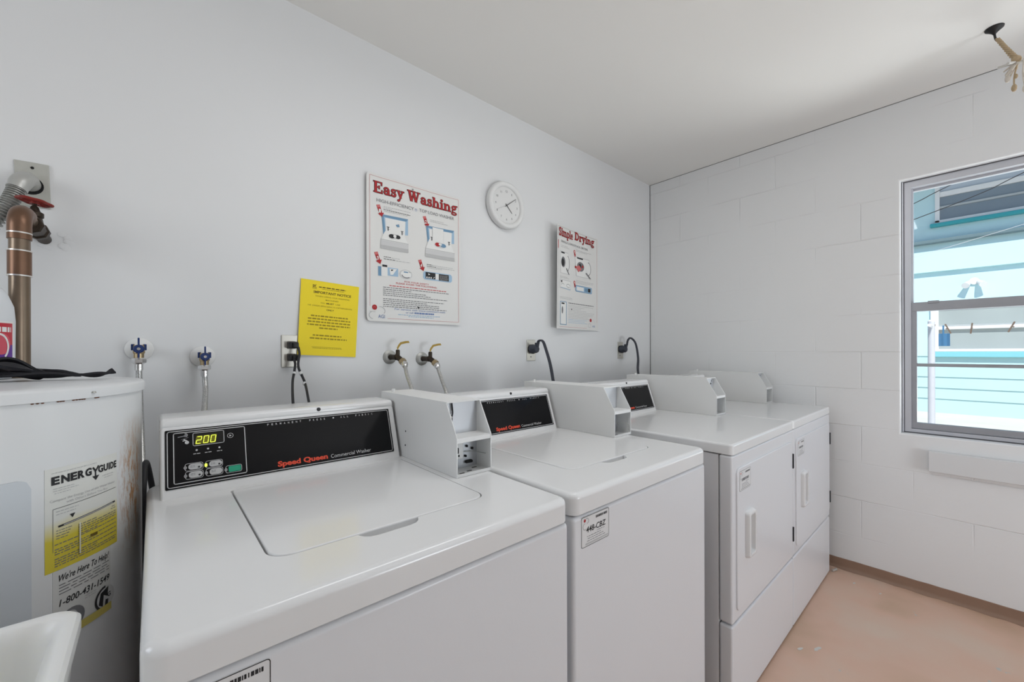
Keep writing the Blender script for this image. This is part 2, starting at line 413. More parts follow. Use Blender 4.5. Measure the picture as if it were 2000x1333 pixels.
# ------------------------------------------------------------------ printing: flat shapes laid on a surface by a map (u, v, h) -> point, v downwards, millimetres
_text_cache = {}
def text_polys(s, bold=0.0, shear=0.0):
    key = (s, bold, shear)
    if key in _text_cache: return _text_cache[key]
    cu = bpy.data.curves.new('lettering', 'FONT'); cu.body = s; cu.size = 1.0; cu.offset = bold; cu.resolution_u = 3; cu.shear = shear
    o = bpy.data.objects.new('lettering', cu); C.objects.link(o)
    dg = bpy.context.evaluated_depsgraph_get(); dg.update()
    me = bpy.data.meshes.new_from_object(o.evaluated_get(dg))
    V = [(v.co.x, v.co.y) for v in me.vertices]; F = [tuple(p.vertices) for p in me.polygons]
    bpy.data.objects.remove(o, do_unlink=True); bpy.data.curves.remove(cu); bpy.data.meshes.remove(me)
    _text_cache[key] = (V, F); return V, F

SERIF = {
 'E': (.84, [('l', .2, 0, .2, 1, .19), ('b', .02, 0, .78, .09), ('b', .02, .91, .74, 1), ('b', .2, .46, .52, .55), ('b', .69, 0, .78, .3), ('b', .65, .7, .74, 1), ('b', .46, .36, .54, .65)]),
 'a': (.66, [('a', .27, .2, .16, .15, 0, 360, .13), ('l', .46, .03, .46, .5, .16), ('a', .29, .47, .17, .16, 0, 165, .12), ('c', .13, .5, .08), ('b', .44, 0, .64, .09)]),
 's': (.52, [('a', .25, .5, .15, .13, 25, 270, .13), ('a', .25, .2, .16, .15, 90, -155, .14), ('b', .35, .46, .42, .68), ('b', .06, .02, .13, .24)]),
 'y': (.68, [('l', .14, .66, .38, .02, .17), ('l', .54, .66, .24, -.26, .1), ('b', 0, .60, .3, .7), ('b', .4, .60, .68, .7), ('c', .17, -.22, .09)]),
 'W': (1.2, [('l', .16, 1, .38, 0, .19), ('l', .38, 0, .58, .9, .1), ('l', .56, .97, .80, 0, .19), ('l', .80, 0, 1.02, 1, .1), ('b', 0, .91, .36, 1), ('b', .42, .91, .74, 1), ('b', .86, .91, 1.18, 1)]),
 'h': (.76, [('l', .17, .03, .17, 1, .17), ('a', .38, .42, .18, .2, 0, 180, .13), ('l', .56, .03, .56, .45, .17), ('b', .02, 0, .33, .09), ('b', .42, 0, .73, .09), ('b', .02, .91, .17, 1)]),
 'i': (.38, [('l', .18, .03, .18, .68, .17), ('b', .02, 0, .34, .09), ('b', .02, .6, .18, .69), ('c', .18, .88, .11)]),
 'n': (.76, [('l', .17, .03, .17, .69, .17), ('a', .38, .42, .18, .2, 0, 180, .13), ('l', .56, .03, .56, .45, .17), ('b', .02, 0, .33, .09), ('b', .42, 0, .73, .09), ('b', .02, .6, .17, .69)]),
 'g': (.64, [('a', .28, .46, .16, .16, 0, 360, .13), ('a', .29, -.12, .22, .12, 0, 360, .1), ('l', .16, .28, .14, .06, .09), ('l', .12, .06, .48, .02, .11), ('b', .40, .6, .62, .69)]),
 'S': (.70, [('a', .33, .74, .2, .19, 25, 270, .16), ('a', .33, .27, .22, .2, 90, -155, .17), ('b', .50, .68, .58, 1), ('b', .06, 0, .13, .32)]),
 'm': (1.12, [('l', .17, .03, .17, .69, .17), ('a', .36, .42, .17, .2, 0, 180, .12), ('l', .54, .03, .54, .45, .16), ('a', .73, .42, .18, .2, 0, 180, .12), ('l', .92, .03, .92, .45, .16), ('b', .02, 0, .32, .09), ('b', .41, 0, .68, .09), ('b', .79, 0, 1.09, .09), ('b', .02, .6, .17, .69)]),
 'p': (.70, [('l', .17, -.27, .17, .69, .17), ('a', .38, .34, .2, .27, 0, 360, .13), ('b', .02, -.3, .34, -.22), ('b', .02, .6, .17, .69)]),
 'l': (.38, [('l', .18, .03, .18, 1, .17), ('b', .02, 0, .34, .09), ('b', .02, .91, .18, 1)]),
 'e': (.60, [('a', .3, .34, .2, .28, 0, 325, .13), ('b', .12, .32, .54, .4)]),
 'D': (.90, [('l', .2, 0, .2, 1, .19), ('a', .34, .5, .38, .45, -90, 90, .15), ('b', .02, 0, .4, .09), ('b', .02, .91, .4, 1)]),
 'r': (.54, [('l', .17, .03, .17, .69, .17), ('a', .36, .42, .18, .2, 60, 175, .12), ('c', .44, .56, .09), ('b', .02, 0, .36, .09), ('b', .02, .6, .17, .69)]),
 ' ': (.38, []),
}

class Print:
    def __init__(s, mapfn, base=0.0006, step=0.00035, cut=0):
        s.bm = bmesh.new(); s.map3 = mapfn; s.cut = cut; s.map = lambda u, v, h: (u, v, h * 1000); s.mats = []; s.base = base; s.step = step
    def mi(s, m):
        if m not in s.mats: s.mats.append(m)
        return s.mats.index(m)
    def poly(s, pts, m, lay=0):
        h = s.base + s.step * lay
        vs = [s.bm.verts.new(Vector(s.map(u, v, h))) for u, v in pts]
        try: f = s.bm.faces.new(vs); f.material_index = s.mi(m)
        except ValueError: pass
        return s
    def rect(s, u0, u1, v0, v1, m, lay=0, nu=1, skew=0.0):
        for i in range(nu):
            a = u0 + (u1 - u0) * i / nu; b = u0 + (u1 - u0) * (i + 1) / nu
            ka = skew * (a - u0); kb = skew * (b - u0)
            s.poly([(a, v0 + ka), (b, v0 + kb), (b, v1 + kb), (a, v1 + ka)], m, lay)
        return s
    def line(s, u0, v0, u1, v1, w, m, lay=0, n=1):
        d = Vector((u1 - u0, v1 - v0)); L = d.length
        if L < 1e-6: return s
        d /= L; k = Vector((-d.y, d.x)) * w / 2
        for i in range(n):
            a = Vector((u0, v0)) + d * L * i / n; b = Vector((u0, v0)) + d * L * (i + 1) / n
            s.poly([tuple(a + k), tuple(b + k), tuple(b - k), tuple(a - k)], m, lay)
        return s
    def path(s, pts, w, m, lay=0, closed=False):
        n = len(pts)
        for i in range(n if closed else n - 1):
            s.line(*pts[i], *pts[(i + 1) % n], w, m, lay); s.disc(*pts[i], w / 2, m, lay, n=8)
        return s
    def frame(s, u0, u1, v0, v1, w, m, lay=0, r=0.0):
        return s.path(rrect(u0, u1, v0, v1, r, 4), w, m, lay, True)
    def disc(s, u, v, r, m, lay=0, ru=1.0, n=20):
        return s.poly([(u + r * ru * math.cos(2 * math.pi * k / n), v + r * math.sin(2 * math.pi * k / n)) for k in range(n)], m, lay)
    def arc(s, u, v, ru, rv, a0, a1, w, m, lay=0, n=20):
        o = []; i_ = []
        for k in range(n + 1):
            a = R(a0 + (a1 - a0) * k / n)
            o.append((u + (ru + w / 2) * math.cos(a), v - (rv + w / 2) * math.sin(a))); i_.append((u + (ru - w / 2) * math.cos(a), v - (rv - w / 2) * math.sin(a)))
        for k in range(n): s.poly([o[k], o[k + 1], i_[k + 1], i_[k]], m, lay)
        return s
    def text(s, t, u0, u1, vb, cap, m, lay=0, bold=0.0, shear=0.0, rise=0.0, center=False):
        """text fitted between u0 and u1, baseline vb, capital height cap; rise tilts the line"""
        V, F = text_polys(t, bold, shear)
        if not V: return s
        xs = [p[0] for p in V]; x0, x1 = min(xs), max(xs)
        k = (u1 - u0) / (x1 - x0); q = cap / 0.70; h = s.base + s.step * lay
        vs = []
        for (x, y) in V:
            u = u0 + (x - x0) * k; vs.append(s.bm.verts.new(Vector(s.map(u, vb - y * q - rise * (u - u0), h))))
        mi = s.mi(m)
        for f in F:
            try: g = s.bm.faces.new([vs[i] for i in f]); g.material_index = mi
            except ValueError: pass
        return s
    def serif(s, t, u0, u1, vb, cap, m, lay=0, grow=0.0, rise=0.0):
        W = sum(SERIF[c][0] for c in t); k = (u1 - u0) / W; x = 0
        def P(a, b): u = u0 + (x + a) * k; return (u, vb - b * cap - rise * (u - u0))
        for c in t:
            w, S = SERIF[c]; g = grow
            for q in S:
                if q[0] == 'b': s.poly([P(q[1] - g, q[2] - g), P(q[3] + g, q[2] - g), P(q[3] + g, q[4] + g), P(q[1] - g, q[4] + g)], m, lay)
                elif q[0] == 'l':
                    _, a, b, a2, b2, ww = q; ww += 2 * g
                    s.poly([P(a - ww / 2, b), P(a + ww / 2, b), P(a2 + ww / 2, b2), P(a2 - ww / 2, b2)], m, lay)
                elif q[0] == 'c': s.poly([P(q[1] + (q[3] + g) * math.cos(R(j * 30)), q[2] + (q[3] + g) * math.sin(R(j * 30))) for j in range(12)], m, lay)
                else:
                    _, a, b, ra, rb, a0, a1, ww = q; ww += 2 * g; N = 14
                    for j in range(N):
                        t0, t1 = R(a0 + (a1 - a0) * j / N), R(a0 + (a1 - a0) * (j + 1) / N)
                        s.poly([P(a + (ra + ww / 2) * math.cos(t0), b + (rb + ww / 2) * math.sin(t0)), P(a + (ra + ww / 2) * math.cos(t1), b + (rb + ww / 2) * math.sin(t1)),
                                P(a + (ra - ww / 2) * math.cos(t1), b + (rb - ww / 2) * math.sin(t1)), P(a + (ra - ww / 2) * math.cos(t0), b + (rb - ww / 2) * math.sin(t0))], m, lay)
            x += w
        return s
    def scrib(s, u0, u1, v, h, m, lay=0, rise=0.0, seed=0, word=7.0):
        """a line of print too small to read: word-long dashes"""
        rnd = random.Random(seed * 97 + int(v * 10)); u = u0
        while u < u1 - 1:
            w = min(u1 - u, word * rnd.uniform(0.35, 1.3)); k = rise * (u - u0)
            s.poly([(u, v - k), (u + w, v - k - rise * w), (u + w, v - h - k - rise * w), (u, v - h - k)], m, lay); u += w + word * 0.22
        return s
    def build(s, name, parent):
        if s.cut:      # cut the shapes into strips so that they follow a curved sheet
            us = [v.co.x for v in s.bm.verts]; k = math.ceil(min(us) / s.cut)
            while k * s.cut < max(us):
                bmesh.ops.bisect_plane(s.bm, geom=list(s.bm.verts) + list(s.bm.edges) + list(s.bm.faces), plane_co=(k * s.cut, 0, 0), plane_no=(1, 0, 0)); k += 1
        for v in s.bm.verts: v.co = Vector(s.map3(v.co.x, v.co.y, v.co.z / 1000))
        return obj(name, s.bm, s.mats, parent, sharp=80, wn=False, recalc=False)

def sheet(name, mapfn, W, H, m, parent, thick=0.0008, r=0.0, nu=20, nv=2, origin=None):
    """a sheet with thickness following the map, corners rounded by r (mm)"""
    bm = bmesh.new(); F = []
    us = sorted(set([0, r * .3, r, W - r, W - r * .3, W] + [W * i / nu for i in range(nu + 1)]))
    def edge(u):
        if r <= 0: return 0
        d = min(u, W - u)
        return r - math.sqrt(max(0, r * r - (r - d) ** 2)) if d < r else 0
    cols = []
    for u in us:
        e = edge(u); cols.append([(u, e + (H - 2 * e) * j / nv) for j in range(nv + 1)])
    for h, flip in ((0.0, False), (thick, True)):
        vs = [[bm.verts.new(Vector(mapfn(u, v, h))) for u, v in c] for c in cols]; F.append(vs)
        for i in range(len(us) - 1):
            for j in range(nv): bm.faces.new((vs[i][j], vs[i + 1][j], vs[i + 1][j + 1], vs[i][j + 1]))
    A, B = F; n = len(us)
    loopA = [A[i][0] for i in range(n)] + [A[n - 1][j] for j in range(1, nv + 1)] + [A[i][nv] for i in range(n - 2, -1, -1)] + [A[0][j] for j in range(nv - 1, 0, -1)]
    loopB = [B[i][0] for i in range(n)] + [B[n - 1][j] for j in range(1, nv + 1)] + [B[i][nv] for i in range(n - 2, -1, -1)] + [B[0][j] for j in range(nv - 1, 0, -1)]
    for i in range(len(loopA)):
        j = (i + 1) % len(loopA)
        try: bm.faces.new((loopA[i], loopA[j], loopB[j], loopB[i]))
        except ValueError: pass
    return obj(name, bm, m, parent, wn=False, origin=origin or (0, 0, 0))

# ================================================================== THE ROOM
struct('floor', MB().box(LEFT_X - .15, WALL_X + .2, FRONT_Y - .15, WALL_Y + .15, -0.12, 0.0), floor_paint, wn=False)
struct('ceiling', MB().box(LEFT_X - .15, WALL_X + .2, FRONT_Y - .15, WALL_Y + .15, CEIL, CEIL + .12), ceil_paint, wn=False)
struct('wall_back', MB().box(LEFT_X - .15, WALL_X, WALL_Y, WALL_Y + .15, 0, CEIL), white_paint, wn=False)
lw_ = MB().box(LEFT_X - .15, LEFT_X, FRONT_Y, .555, 0, CEIL).box(LEFT_X - .15, LEFT_X, 1.205, WALL_Y, 0, CEIL).box(LEFT_X - .15, LEFT_X, .555, 1.205, 0, 1.2).box(LEFT_X - .15, LEFT_X, .555, 1.205, 1.95, CEIL)  # opening added for the left fill lamp
struct('wall_left', lw_, white_paint, wn=False)

def holed_wall(name, plane_x, thick, y0, y1, holes, m):
    """wall in the yz plane with rectangular openings (y0, y1, z0, z1), edges of the openings softly rounded"""
    bm = bmesh.new()
    ys = sorted({y0, y1} | {h[0] for h in holes} | {h[1] for h in holes}); zs = sorted({0.0, CEIL} | {h[2] for h in holes} | {h[3] for h in holes})
    def inside(a, b): return any(h[0] < a < h[1] and h[2] < b < h[3] for h in holes)
    vd = {}
    def V(x, y, z):
        k = (round(x, 5), round(y, 5), round(z, 5))
        if k not in vd: vd[k] = bm.verts.new(k)
        return vd[k]
    X0, X1 = plane_x, plane_x + thick
    for i in range(len(ys) - 1):
        for j in range(len(zs) - 1):
            a, b, c, d = ys[i], ys[i + 1], zs[j], zs[j + 1]
            if inside((a + b) / 2, (c + d) / 2): continue
            bm.faces.new((V(X0, a, c), V(X0, a, d), V(X0, b, d), V(X0, b, c))); bm.faces.new((V(X1, a, c), V(X1, b, c), V(X1, b, d), V(X1, a, d)))
            for (p, q, r_, s_, nb) in ((a, c, b, c, ((a + b) / 2, c - .001)), (a, d, b, d, ((a + b) / 2, d + .001)), (a, c, a, d, (a - .001, (c + d) / 2)), (b, c, b, d, (b + .001, (c + d) / 2))):
                oy, oz = nb
                if inside(oy, oz) or oz < 0 or oz > CEIL or oy < y0 or oy > y1:
                    bm.faces.new((V(X0, p, q), V(X0, r_, s_), V(X1, r_, s_), V(X1, p, q)))
    bmesh.ops.recalc_face_normals(bm, faces=bm.faces)
    eds = []
    for e in bm.edges:
        if len(e.link_faces) == 2 and e.calc_face_angle(0) > 1 and all(abs(v.co.x - X0) < 1e-4 for v in e.verts):
            mid = (e.verts[0].co + e.verts[1].co) / 2
            if 0.01 < mid.z < CEIL - .01 and y0 + .01 < mid.y < y1 - .01: eds.append(e)
    bmesh.ops.bevel(bm, geom=eds, offset=0.010, segments=4, profile=0.5, affect='EDGES')
    o = obj(name, bm, m); o['kind'] = 'structure'
    return o
WIN = (-0.78, 0.2475, 0.795, 2.102)
holed_wall('wall_right', WALL_X, 0.20, FRONT_Y, WALL_Y + .15, [WIN], block_paint)
fwall = MB().box(LEFT_X, 1.32, FRONT_Y - .15, FRONT_Y, 0, CEIL).box(2.28, WALL_X, FRONT_Y - .15, FRONT_Y, 0, CEIL).box(1.32, 2.28, FRONT_Y - .15, FRONT_Y, 2.05, CEIL)
struct('wall_front', fwall, white_paint, wn=False)

# baseboards: a low painted cove with an uneven lower edge
def cove(name, x, ya, yb, h, t, seed):
    rnd = random.Random(seed); bm = bmesh.new(); N = 70; prev = None
    for i in range(N + 1):
        y = ya + (yb - ya) * i / N
        hh = h + rnd.uniform(-.0012, .0012) + (.004 if i in (24, 25) else 0); tt = t * (1 + rnd.uniform(-.25, .3))
        ring = [bm.verts.new(p) for p in ((x, y, 0), (x, y, hh), (x - .004, y, hh - .001), (x - .0045, y, .018), (x - .006 - tt * .25, y, .007), (x - tt, y, .0012), (x - tt, y, 0))]
        if prev:
            for k in range(len(ring)): bm.faces.new((prev[k], ring[k], ring[(k + 1) % len(ring)], prev[(k + 1) % len(ring)]))
        else: bm.faces.new(ring)
        prev = ring
    bm.faces.new(list(reversed(prev)))
    o = obj(name, bm, brown_base); o['kind'] = 'structure'
cove('baseboard_right', WALL_X, -1.2, WALL_Y - .001, .056, .018, 3)
bb = MB().box(LEFT_X, WALL_X - .02, WALL_Y - .008, WALL_Y, 0, .056, .002)
struct('baseboard_back', bb, brown_base)
# open joint in the corner, and the crack between ceiling and window wall
tj = MB().box(WALL_X - .0028, WALL_X, WALL_Y - .0028, WALL_Y, 0.06, CEIL - .002)
struct('trim_1', tj, caulk, wn=False)
tj = MB().box(WALL_X - .0018, WALL_X, -1.2, WALL_Y - .003, CEIL - .0030, CEIL)
struct('trim_2', tj, mat('grey_crack', (0.22, 0.22, 0.21), 0.9), wn=False)
# board fixed below the window
tb = MB().box(WALL_X - .030, WALL_X - .0005, -0.95, 0.1475, 0.624, 0.724, .004, 2)
struct('trim_3', tb, mat('white_board_paint', (0.76, 0.765, 0.77), 0.4))

# ---- window
w = bpy.data.objects.new('window_1', None); C.objects.link(w); w.location = (WALL_X + .05, (WIN[0] + WIN[1]) / 2, WIN[2]); w['kind'] = 'structure'
XF = WALL_X + .048       # inner face of the frame
yl, yr = WIN[1] - .002, WIN[0] + .002; zb, zt_ = WIN[2] + .002, WIN[3] - .002
f = MB()
f.box(XF, XF + .07, yl - .034, yl, zb, zt_, .002, 2).box(XF, XF + .07, yr, yr + .034, zb, zt_, .002, 2)
f.box(XF, XF + .07, yr + .03, yl - .03, zt_ - .034, zt_, .002, 2).box(XF, XF + .07, yr + .03, yl - .03, zb, zb + .020, .002, 2)
f.box(XF - .012, XF + .004, yl - .006, yl, zb, zt_, .001, 1)
f.box(XF + .022, XF + .03, yl - .040, yl - .03, zb, zt_, .001, 1)
obj('window_frame', f, alu, w)
shade_bars = MB()
shade_bars.box(XF - .004, XF + .006, yl, WIN[1], zb, zt_).box(XF - .004, XF + .006, yr, yl, WIN[2], zb).box(XF - .004, XF + .006, yr, yl, zt_, WIN[3]).box(XF - .001, XF + .002, yl - .009, yl - .006, zb, zt_).box(XF - .001, XF + .004, yr, yl - .006, zb - .001, zb + .003)
obj('frame_shadow_strip', shade_bars, mat('painted_shadow_line', (0.10, 0.10, 0.11), .8), w, wn=False)  # dark strips painting the shadow line between reveal and frame
u = MB(); XU = XF + .040
ya, yb_ = yl - .034, yr + .034
u.box(XU, XU + .025, ya - .006, ya, 1.44, zt_ - .03, .001, 1).box(XU, XU + .025, yb_, yb_ + .02, 1.44, zt_ - .03, .001, 1)
u.box(XU, XU + .025, yb_, ya, zt_ - .045, zt_ - .032, .001, 1).box(XU, XU + .025, yb_, ya, 1.425, 1.450, .001, 1)
us = obj('upper_sash', u, alu, w)
obj('window_pane', MB().box(XU + .010, XU + .014, yb_ + .015, ya - .004, 1.445, zt_ - .04), glass, us, wn=False)
l = MB(); XL = XF + .010
l.box(XL, XL + .025, ya - .020, ya, zb + .050, 1.427, .0015, 2).box(XL, XL + .025, yb_, yb_ + .02, zb + .050, 1.427, .0015, 2)
l.box(XL - .002, XL + .026, yb_, ya, 1.425, 1.470, .002, 2).box(XL - .001, XL + .026, yb_, ya, zb + .0215, zb + .052, .0015, 2)
l.box(XL + .004, XL + .022, yb_ + .018, ya - .018, 1.139, 1.155, .0015, 2)
l.box(XL - .008, XL + .002, ya - .10, ya - .06, 1.462, 1.474, .001, 1)
ls = obj('lower_sash', l, mat('shaded_aluminium_sash', (0.38, 0.39, 0.42), 0.45, 0.5, vary=0.08, vscale=12), w)  # aluminium darkened for the shade on rails seen against the light
obj('window_pane', MB().box(XL + .011, XL + .015, yb_ + .016, ya - .016, zb + .05, 1.139), glass, ls, wn=False)
obj('window_pane', MB().box(XL + .011, XL + .015, yb_ + .016, ya - .016, 1.155, 1.43), glass, ls, wn=False)

# fixture added out of view to carry the overhead fill light
fx = thing('added_ceiling_light', 'added white fill light fixture above the nearest washer, out of the picture', 'light', (0.90, 0.47, CEIL))
obj('added_light_housing', MB().box(.30, 1.50, .35, .59, CEIL - .05, CEIL - .0005, .01), plastic_w, fx)
obj('added_light_diffuser', MB().box(.32, 1.48, .36, .58, CEIL - .075, CEIL - .05, .01), mat('added_light_diffuser', (0.8, 0.8, 0.8), .4, emit=(1, .97, .92), estr=1.2), fx)

# ================================================================== MACHINES
def plate(name, x0, x1, y0, y1, z0, z1, rad, edge, m, parent, hole=None, floor_z=None):
    """worktop-like plate with rounded plan corners, rounded top edge and optionally an opening (outline) with a floor"""
    bm = bmesh.new(); n = 6
    def ring(ins, z): return [bm.verts.new((u, v, z)) for u, v in rrect(x0 + ins, x1 - ins, y0 + ins, y1 - ins, max(rad - ins, .002), n)]
    rs = [ring(.0015, z0), ring(0, z0 + .0015), ring(0, z1 - edge)]
    for k in range(1, 6):
        a = R(90 * k / 5); rs.append(ring(edge * (1 - math.cos(a)), z1 - edge + edge * math.sin(a)))
    for a, b in zip(rs[:-1], rs[1:]):
        for i in range(len(a)):
            j = (i + 1) % len(a); bm.faces.new((a[i], a[j], b[j], b[i]))
    bm.faces.new(list(reversed(rs[0])))
    if hole:
        top = rs[-1]; e1 = [bm.edges.get((top[i], top[(i + 1) % len(top)])) for i in range(len(top))]
        H1 = [bm.verts.new((u, v, z1)) for u, v in hole]
        cx = sum(p[0] for p in hole) / len(hole); cy = sum(p[1] for p in hole) / len(hole)
        e2 = [bm.edges.new((H1[i], H1[(i + 1) % len(H1)])) for i in range(len(H1))]
        bmesh.ops.triangle_fill(bm, edges=e1 + e2, use_beauty=True)
        H2 = [bm.verts.new((u, v, z1 - .0015)) for u, v in hole]; H3 = [bm.verts.new((u, v, floor_z)) for u, v in hole]
        for a, b in ((H1, H2), (H2, H3)):
            for i in range(len(a)):
                j = (i + 1) % len(a); bm.faces.new((a[i], a[j], b[j], b[i]))
        bm.faces.new(H3)
    else: bm.faces.new(rs[-1])
    return obj(name, bm, m, parent)

def slab(name, outline, z0, z1, edge, m, parent, axis='z', wn=True):
    """slab with a rounded top edge from any outline; axis z: (x, y) outline, axis y: (x, z) outline rising towards -y"""
    bm = bmesh.new(); cx = sum(p[0] for p in outline) / len(outline); cy = sum(p[1] for p in outline) / len(outline)
    def ins(d):
        out = []; n = len(outline)
        for i in range(n):
            a = Vector(outline[i - 1]); b = Vector(outline[i]); c = Vector(outline[(i + 1) % n])
            t = (c - a); t = t.normalized() if t.length > 1e-9 else Vector((1, 0)); nrm = Vector((-t.y, t.x)); out.append(b + nrm * d)
        return out
    P = (lambda u, v, z: (u, v, z)) if axis == 'z' else (lambda u, v, z: (u, -z, v))
    rs = [[bm.verts.new(P(u, v, z0)) for u, v in ins(0)], [bm.verts.new(P(u, v, z1 - edge)) for u, v in ins(0)]]
    for k in range(1, 4):
        a = R(30 * k); rs.append([bm.verts.new(P(u, v, z1 - edge + edge * math.sin(a))) for u, v in ins(edge * (1 - math.cos(a)))])
    for a, b in zip(rs[:-1], rs[1:]):
        for i in range(len(a)):
            j = (i + 1) % len(a); bm.faces.new((a[i], a[j], b[j], b[i]))
    bm.faces.new(list(reversed(rs[0]))); bm.faces.new(rs[-1])
    return obj(name, bm, m, parent, wn=wn)

def console(x0, dy, zt, parent, word):
    """leaning control console with its black glossy panel; x0 left side of the machine"""
    cx0, cx1 = x0 + .021, x0 + .543; Y = 1.13 + dy; dz = zt - .9218; ZP = 1.054 + dz
    prof = [(Y - .0440, zt - .001), (Y - .0427, zt + .004), (Y + .0018, ZP + .0055), (Y + .0055, ZP + .0080), (Y + .0035, ZP + .0120), (Y + .0045, ZP + .0190), (Y + .0085, ZP + .0245), (Y + .017, ZP + .0265), (Y + .11, ZP + .0265), (Y + .12, ZP + .020), (Y + .12, zt - .001)]
    bm = bmesh.new(); rings = []
    xs = [(cx0, .006), (cx0 + .002, .002), (cx0 + .006, 0), (cx1 - .006, 0), (cx1 - .002, .002), (cx1, .006)]
    mid = Vector((Y + .04, (zt + ZP) / 2))
    for x, ins in xs:
        r = []
        for (y, z) in prof:
            yy = y + (ins if y < mid.x else -ins) if z > zt + .003 else y + (ins if y < mid.x else -ins); zz = z - ins if z > zt + .05 else z
            r.append(bm.verts.new((x, yy, zz)))
        rings.append(r)
    for a, b in zip(rings[:-1], rings[1:]):
        for i in range(len(a)):
            j = (i + 1) % len(a); bm.faces.new((a[i], a[j], b[j], b[i]))
    bm.faces.new(list(reversed(rings[0]))); bm.faces.new(rings[-1])
    co = obj('console', bm, enamel, parent, sharp=40)
    # panel coordinates: u right, v down along the slope, h out of it
    O = Vector((x0 + .0313, Y, ZP)); dv = Vector((0, -.038, -.114)).normalized(); nn = Vector((0, -.114, .038)).normalized()
    def mp(u, v, h=0.0): return O + Vector((u / 1000, 0, 0)) + dv * (v / 1000) + nn * h
    def box_on(name, u0, u1, v0, v1, h, m, r=1.0, h0=0.0):
        out = rrect(u0, u1, v0, v1, r, 4); bm = bmesh.new()
        rs = [[bm.verts.new(mp(u, v, h0)) for u, v in out], [bm.verts.new(mp(u, v, h)) for u, v in out]]
        for i in range(len(out)):
            j = (i + 1) % len(out); bm.faces.new((rs[0][i], rs[0][j], rs[1][j], rs[1][i]))
        bm.faces.new(rs[0]); bm.faces.new(rs[1]); return obj(name, bm, m, co, sharp=30, wn=False)
    box_on('control_panel', -2, 494, -2, 121, .0016, black_gloss, 2.0)
    p = Print(lambda u, v, h: mp(u, v, .0016 + h), .0002, .0002)
    p.frame(1.8, 490, 1.2, 117.5, 1.6, silver_print, 0, 4)
    p.frame(12, 139.5, 5.5, 111, 1.7, silver_print, 0, 3)
    p.frame(44.5, 99.6, 9, 36.5, 1.3, silver_print, 0, 3)
    p.arc(111.7, 22.9, 5.4, 5.2, 0, 360, .9, grey_print, 0); p.poly([(110, 20.5), (114.5, 23), (110, 25.4)], grey_print, 0)
    p.line(19, 14.5, 31, 13, 2.0, faint_print); p.poly([(27, 13.5), (33, 8.5), (35.5, 9), (34.5, 16), (31, 15)], faint_print)
    p.arc(32.2, 11.5, 3.2, 3.6, -60, 120, .9, grey_print); p.line(24.5, 20.5, 37, 17, .8, faint_print); p.line(28.5, 20, 35, 24.5, 2.0, silver_print); p.disc(34.2, 27.5, 3.6, silver_print, 0); p.line(27, 23.5, 32, 23, 1.8, silver_print)
    for (a, b), (c, d) in (((50.4, 46.2), (44.6, 56.4)), ((70.2, 46.2), (64.6, 76)), ((90.5, 46.6), (86, 95.4))):
        p.disc(a, b, 1.9, silver_print); p.scrib(c, d, 54.6, 1.5, grey_print, 0, 0, int(a), 6)
    for (a, b, c, d) in ((30, 60.6, 73, 88), (30.5, 60.6, 89.6, 105), (65, 95.2, 73, 88), (65.5, 95.2, 89.6, 105), (100.4, 130.2, 90, 105.5)):
        p.frame(a, b, c, d, .9, silver_print, 0, 4)
    for (a, b) in ((30.5, 80.8), (30.8, 98), (66, 98), (100.8, 98)):
        p.arc(a, b, 2.3, 3.0, 0, 360, .9, grey_print, 0, 10); p.disc(a, b, 1.2, grey_print)
    for i, ch in enumerate('PERMANENT'): p.text(ch, 186 + i * 8.9, 189.4 + i * 8.9, 9.8, 4.6, silver_print, 0, .01)
    for i, ch in enumerate('PRESS'): p.text(ch, 280 + i * 8.7, 283.2 + i * 8.7, 9.8, 4.6, silver_print, 0, .01)
    p.poly([(339, 5.2), (341.6, 7.5), (339, 9.8), (336.4, 7.5)], silver_print)
    for i, ch in enumerate('ALL'): p.text(ch, 357.5 + i * 8.6, 360.8 + i * 8.6, 9.8, 4.6, silver_print, 0, .01)
    for i, ch in enumerate('FABRIC'): p.text(ch, 397.5 + i * 8.9, 400.8 + i * 8.9 - (2.2 if ch == 'I' else 0), 9.8, 4.6, silver_print, 0, .01)
    p.text('Speed Queen', 202, 315.5, 110, 11.5, orange_print, 1, .045); p.text('Commercial ' + word, 323, 428, 110.5, 9.2, silver_print, 1, .0)
    p.build('panel_graphics', co)
    box_on('display', 45.4, 98.8, 9.9, 35.6, .0022, mat('display_window', (0.004, 0.004, 0.003), .1), 2.6, .0005)
    d = Print(lambda u, v, h: mp(u, v, .0022 + h), .0002, .0002)
    for k, segs in ((0, 'abged'), (1, 'abcdef'), (2, 'abcdef')):
        bx, w_, h_ = 49.5 + k * 12.6, 8.2, 15.0; top = 17.6
        sh = lambda u, v: (u + (top + h_ - v) * .16, v)
        S = dict(a=((0, 0), (w_, 0)), b=((w_, 0), (w_, h_ / 2)), c=((w_, h_ / 2), (w_, h_)), d=((0, h_), (w_, h_)), e=((0, h_ / 2), (0, h_)), f=((0, 0), (0, h_ / 2)), g=((0, h_ / 2), (w_, h_ / 2)))
        d.poly([sh(bx - 1.6, top - 1.6), sh(bx + w_ + 1.6, top - 1.6), sh(bx + w_ + 1.6, top + h_ + 1.6), sh(bx - 1.6, top + h_ + 1.6)], led_glow, 0)
        for s in segs:
            (a, b), (c, e) = S[s]; q = .35; L = math.hypot(c - a, e - b); ux, uy = (c - a) / L, (e - b) / L
            d.line(*sh(bx + a + ux * q, top + b + uy * q), *sh(bx + c - ux * q, top + e - uy * q), 1.7, led_digit, 1)
    d.build('display_digits', co)
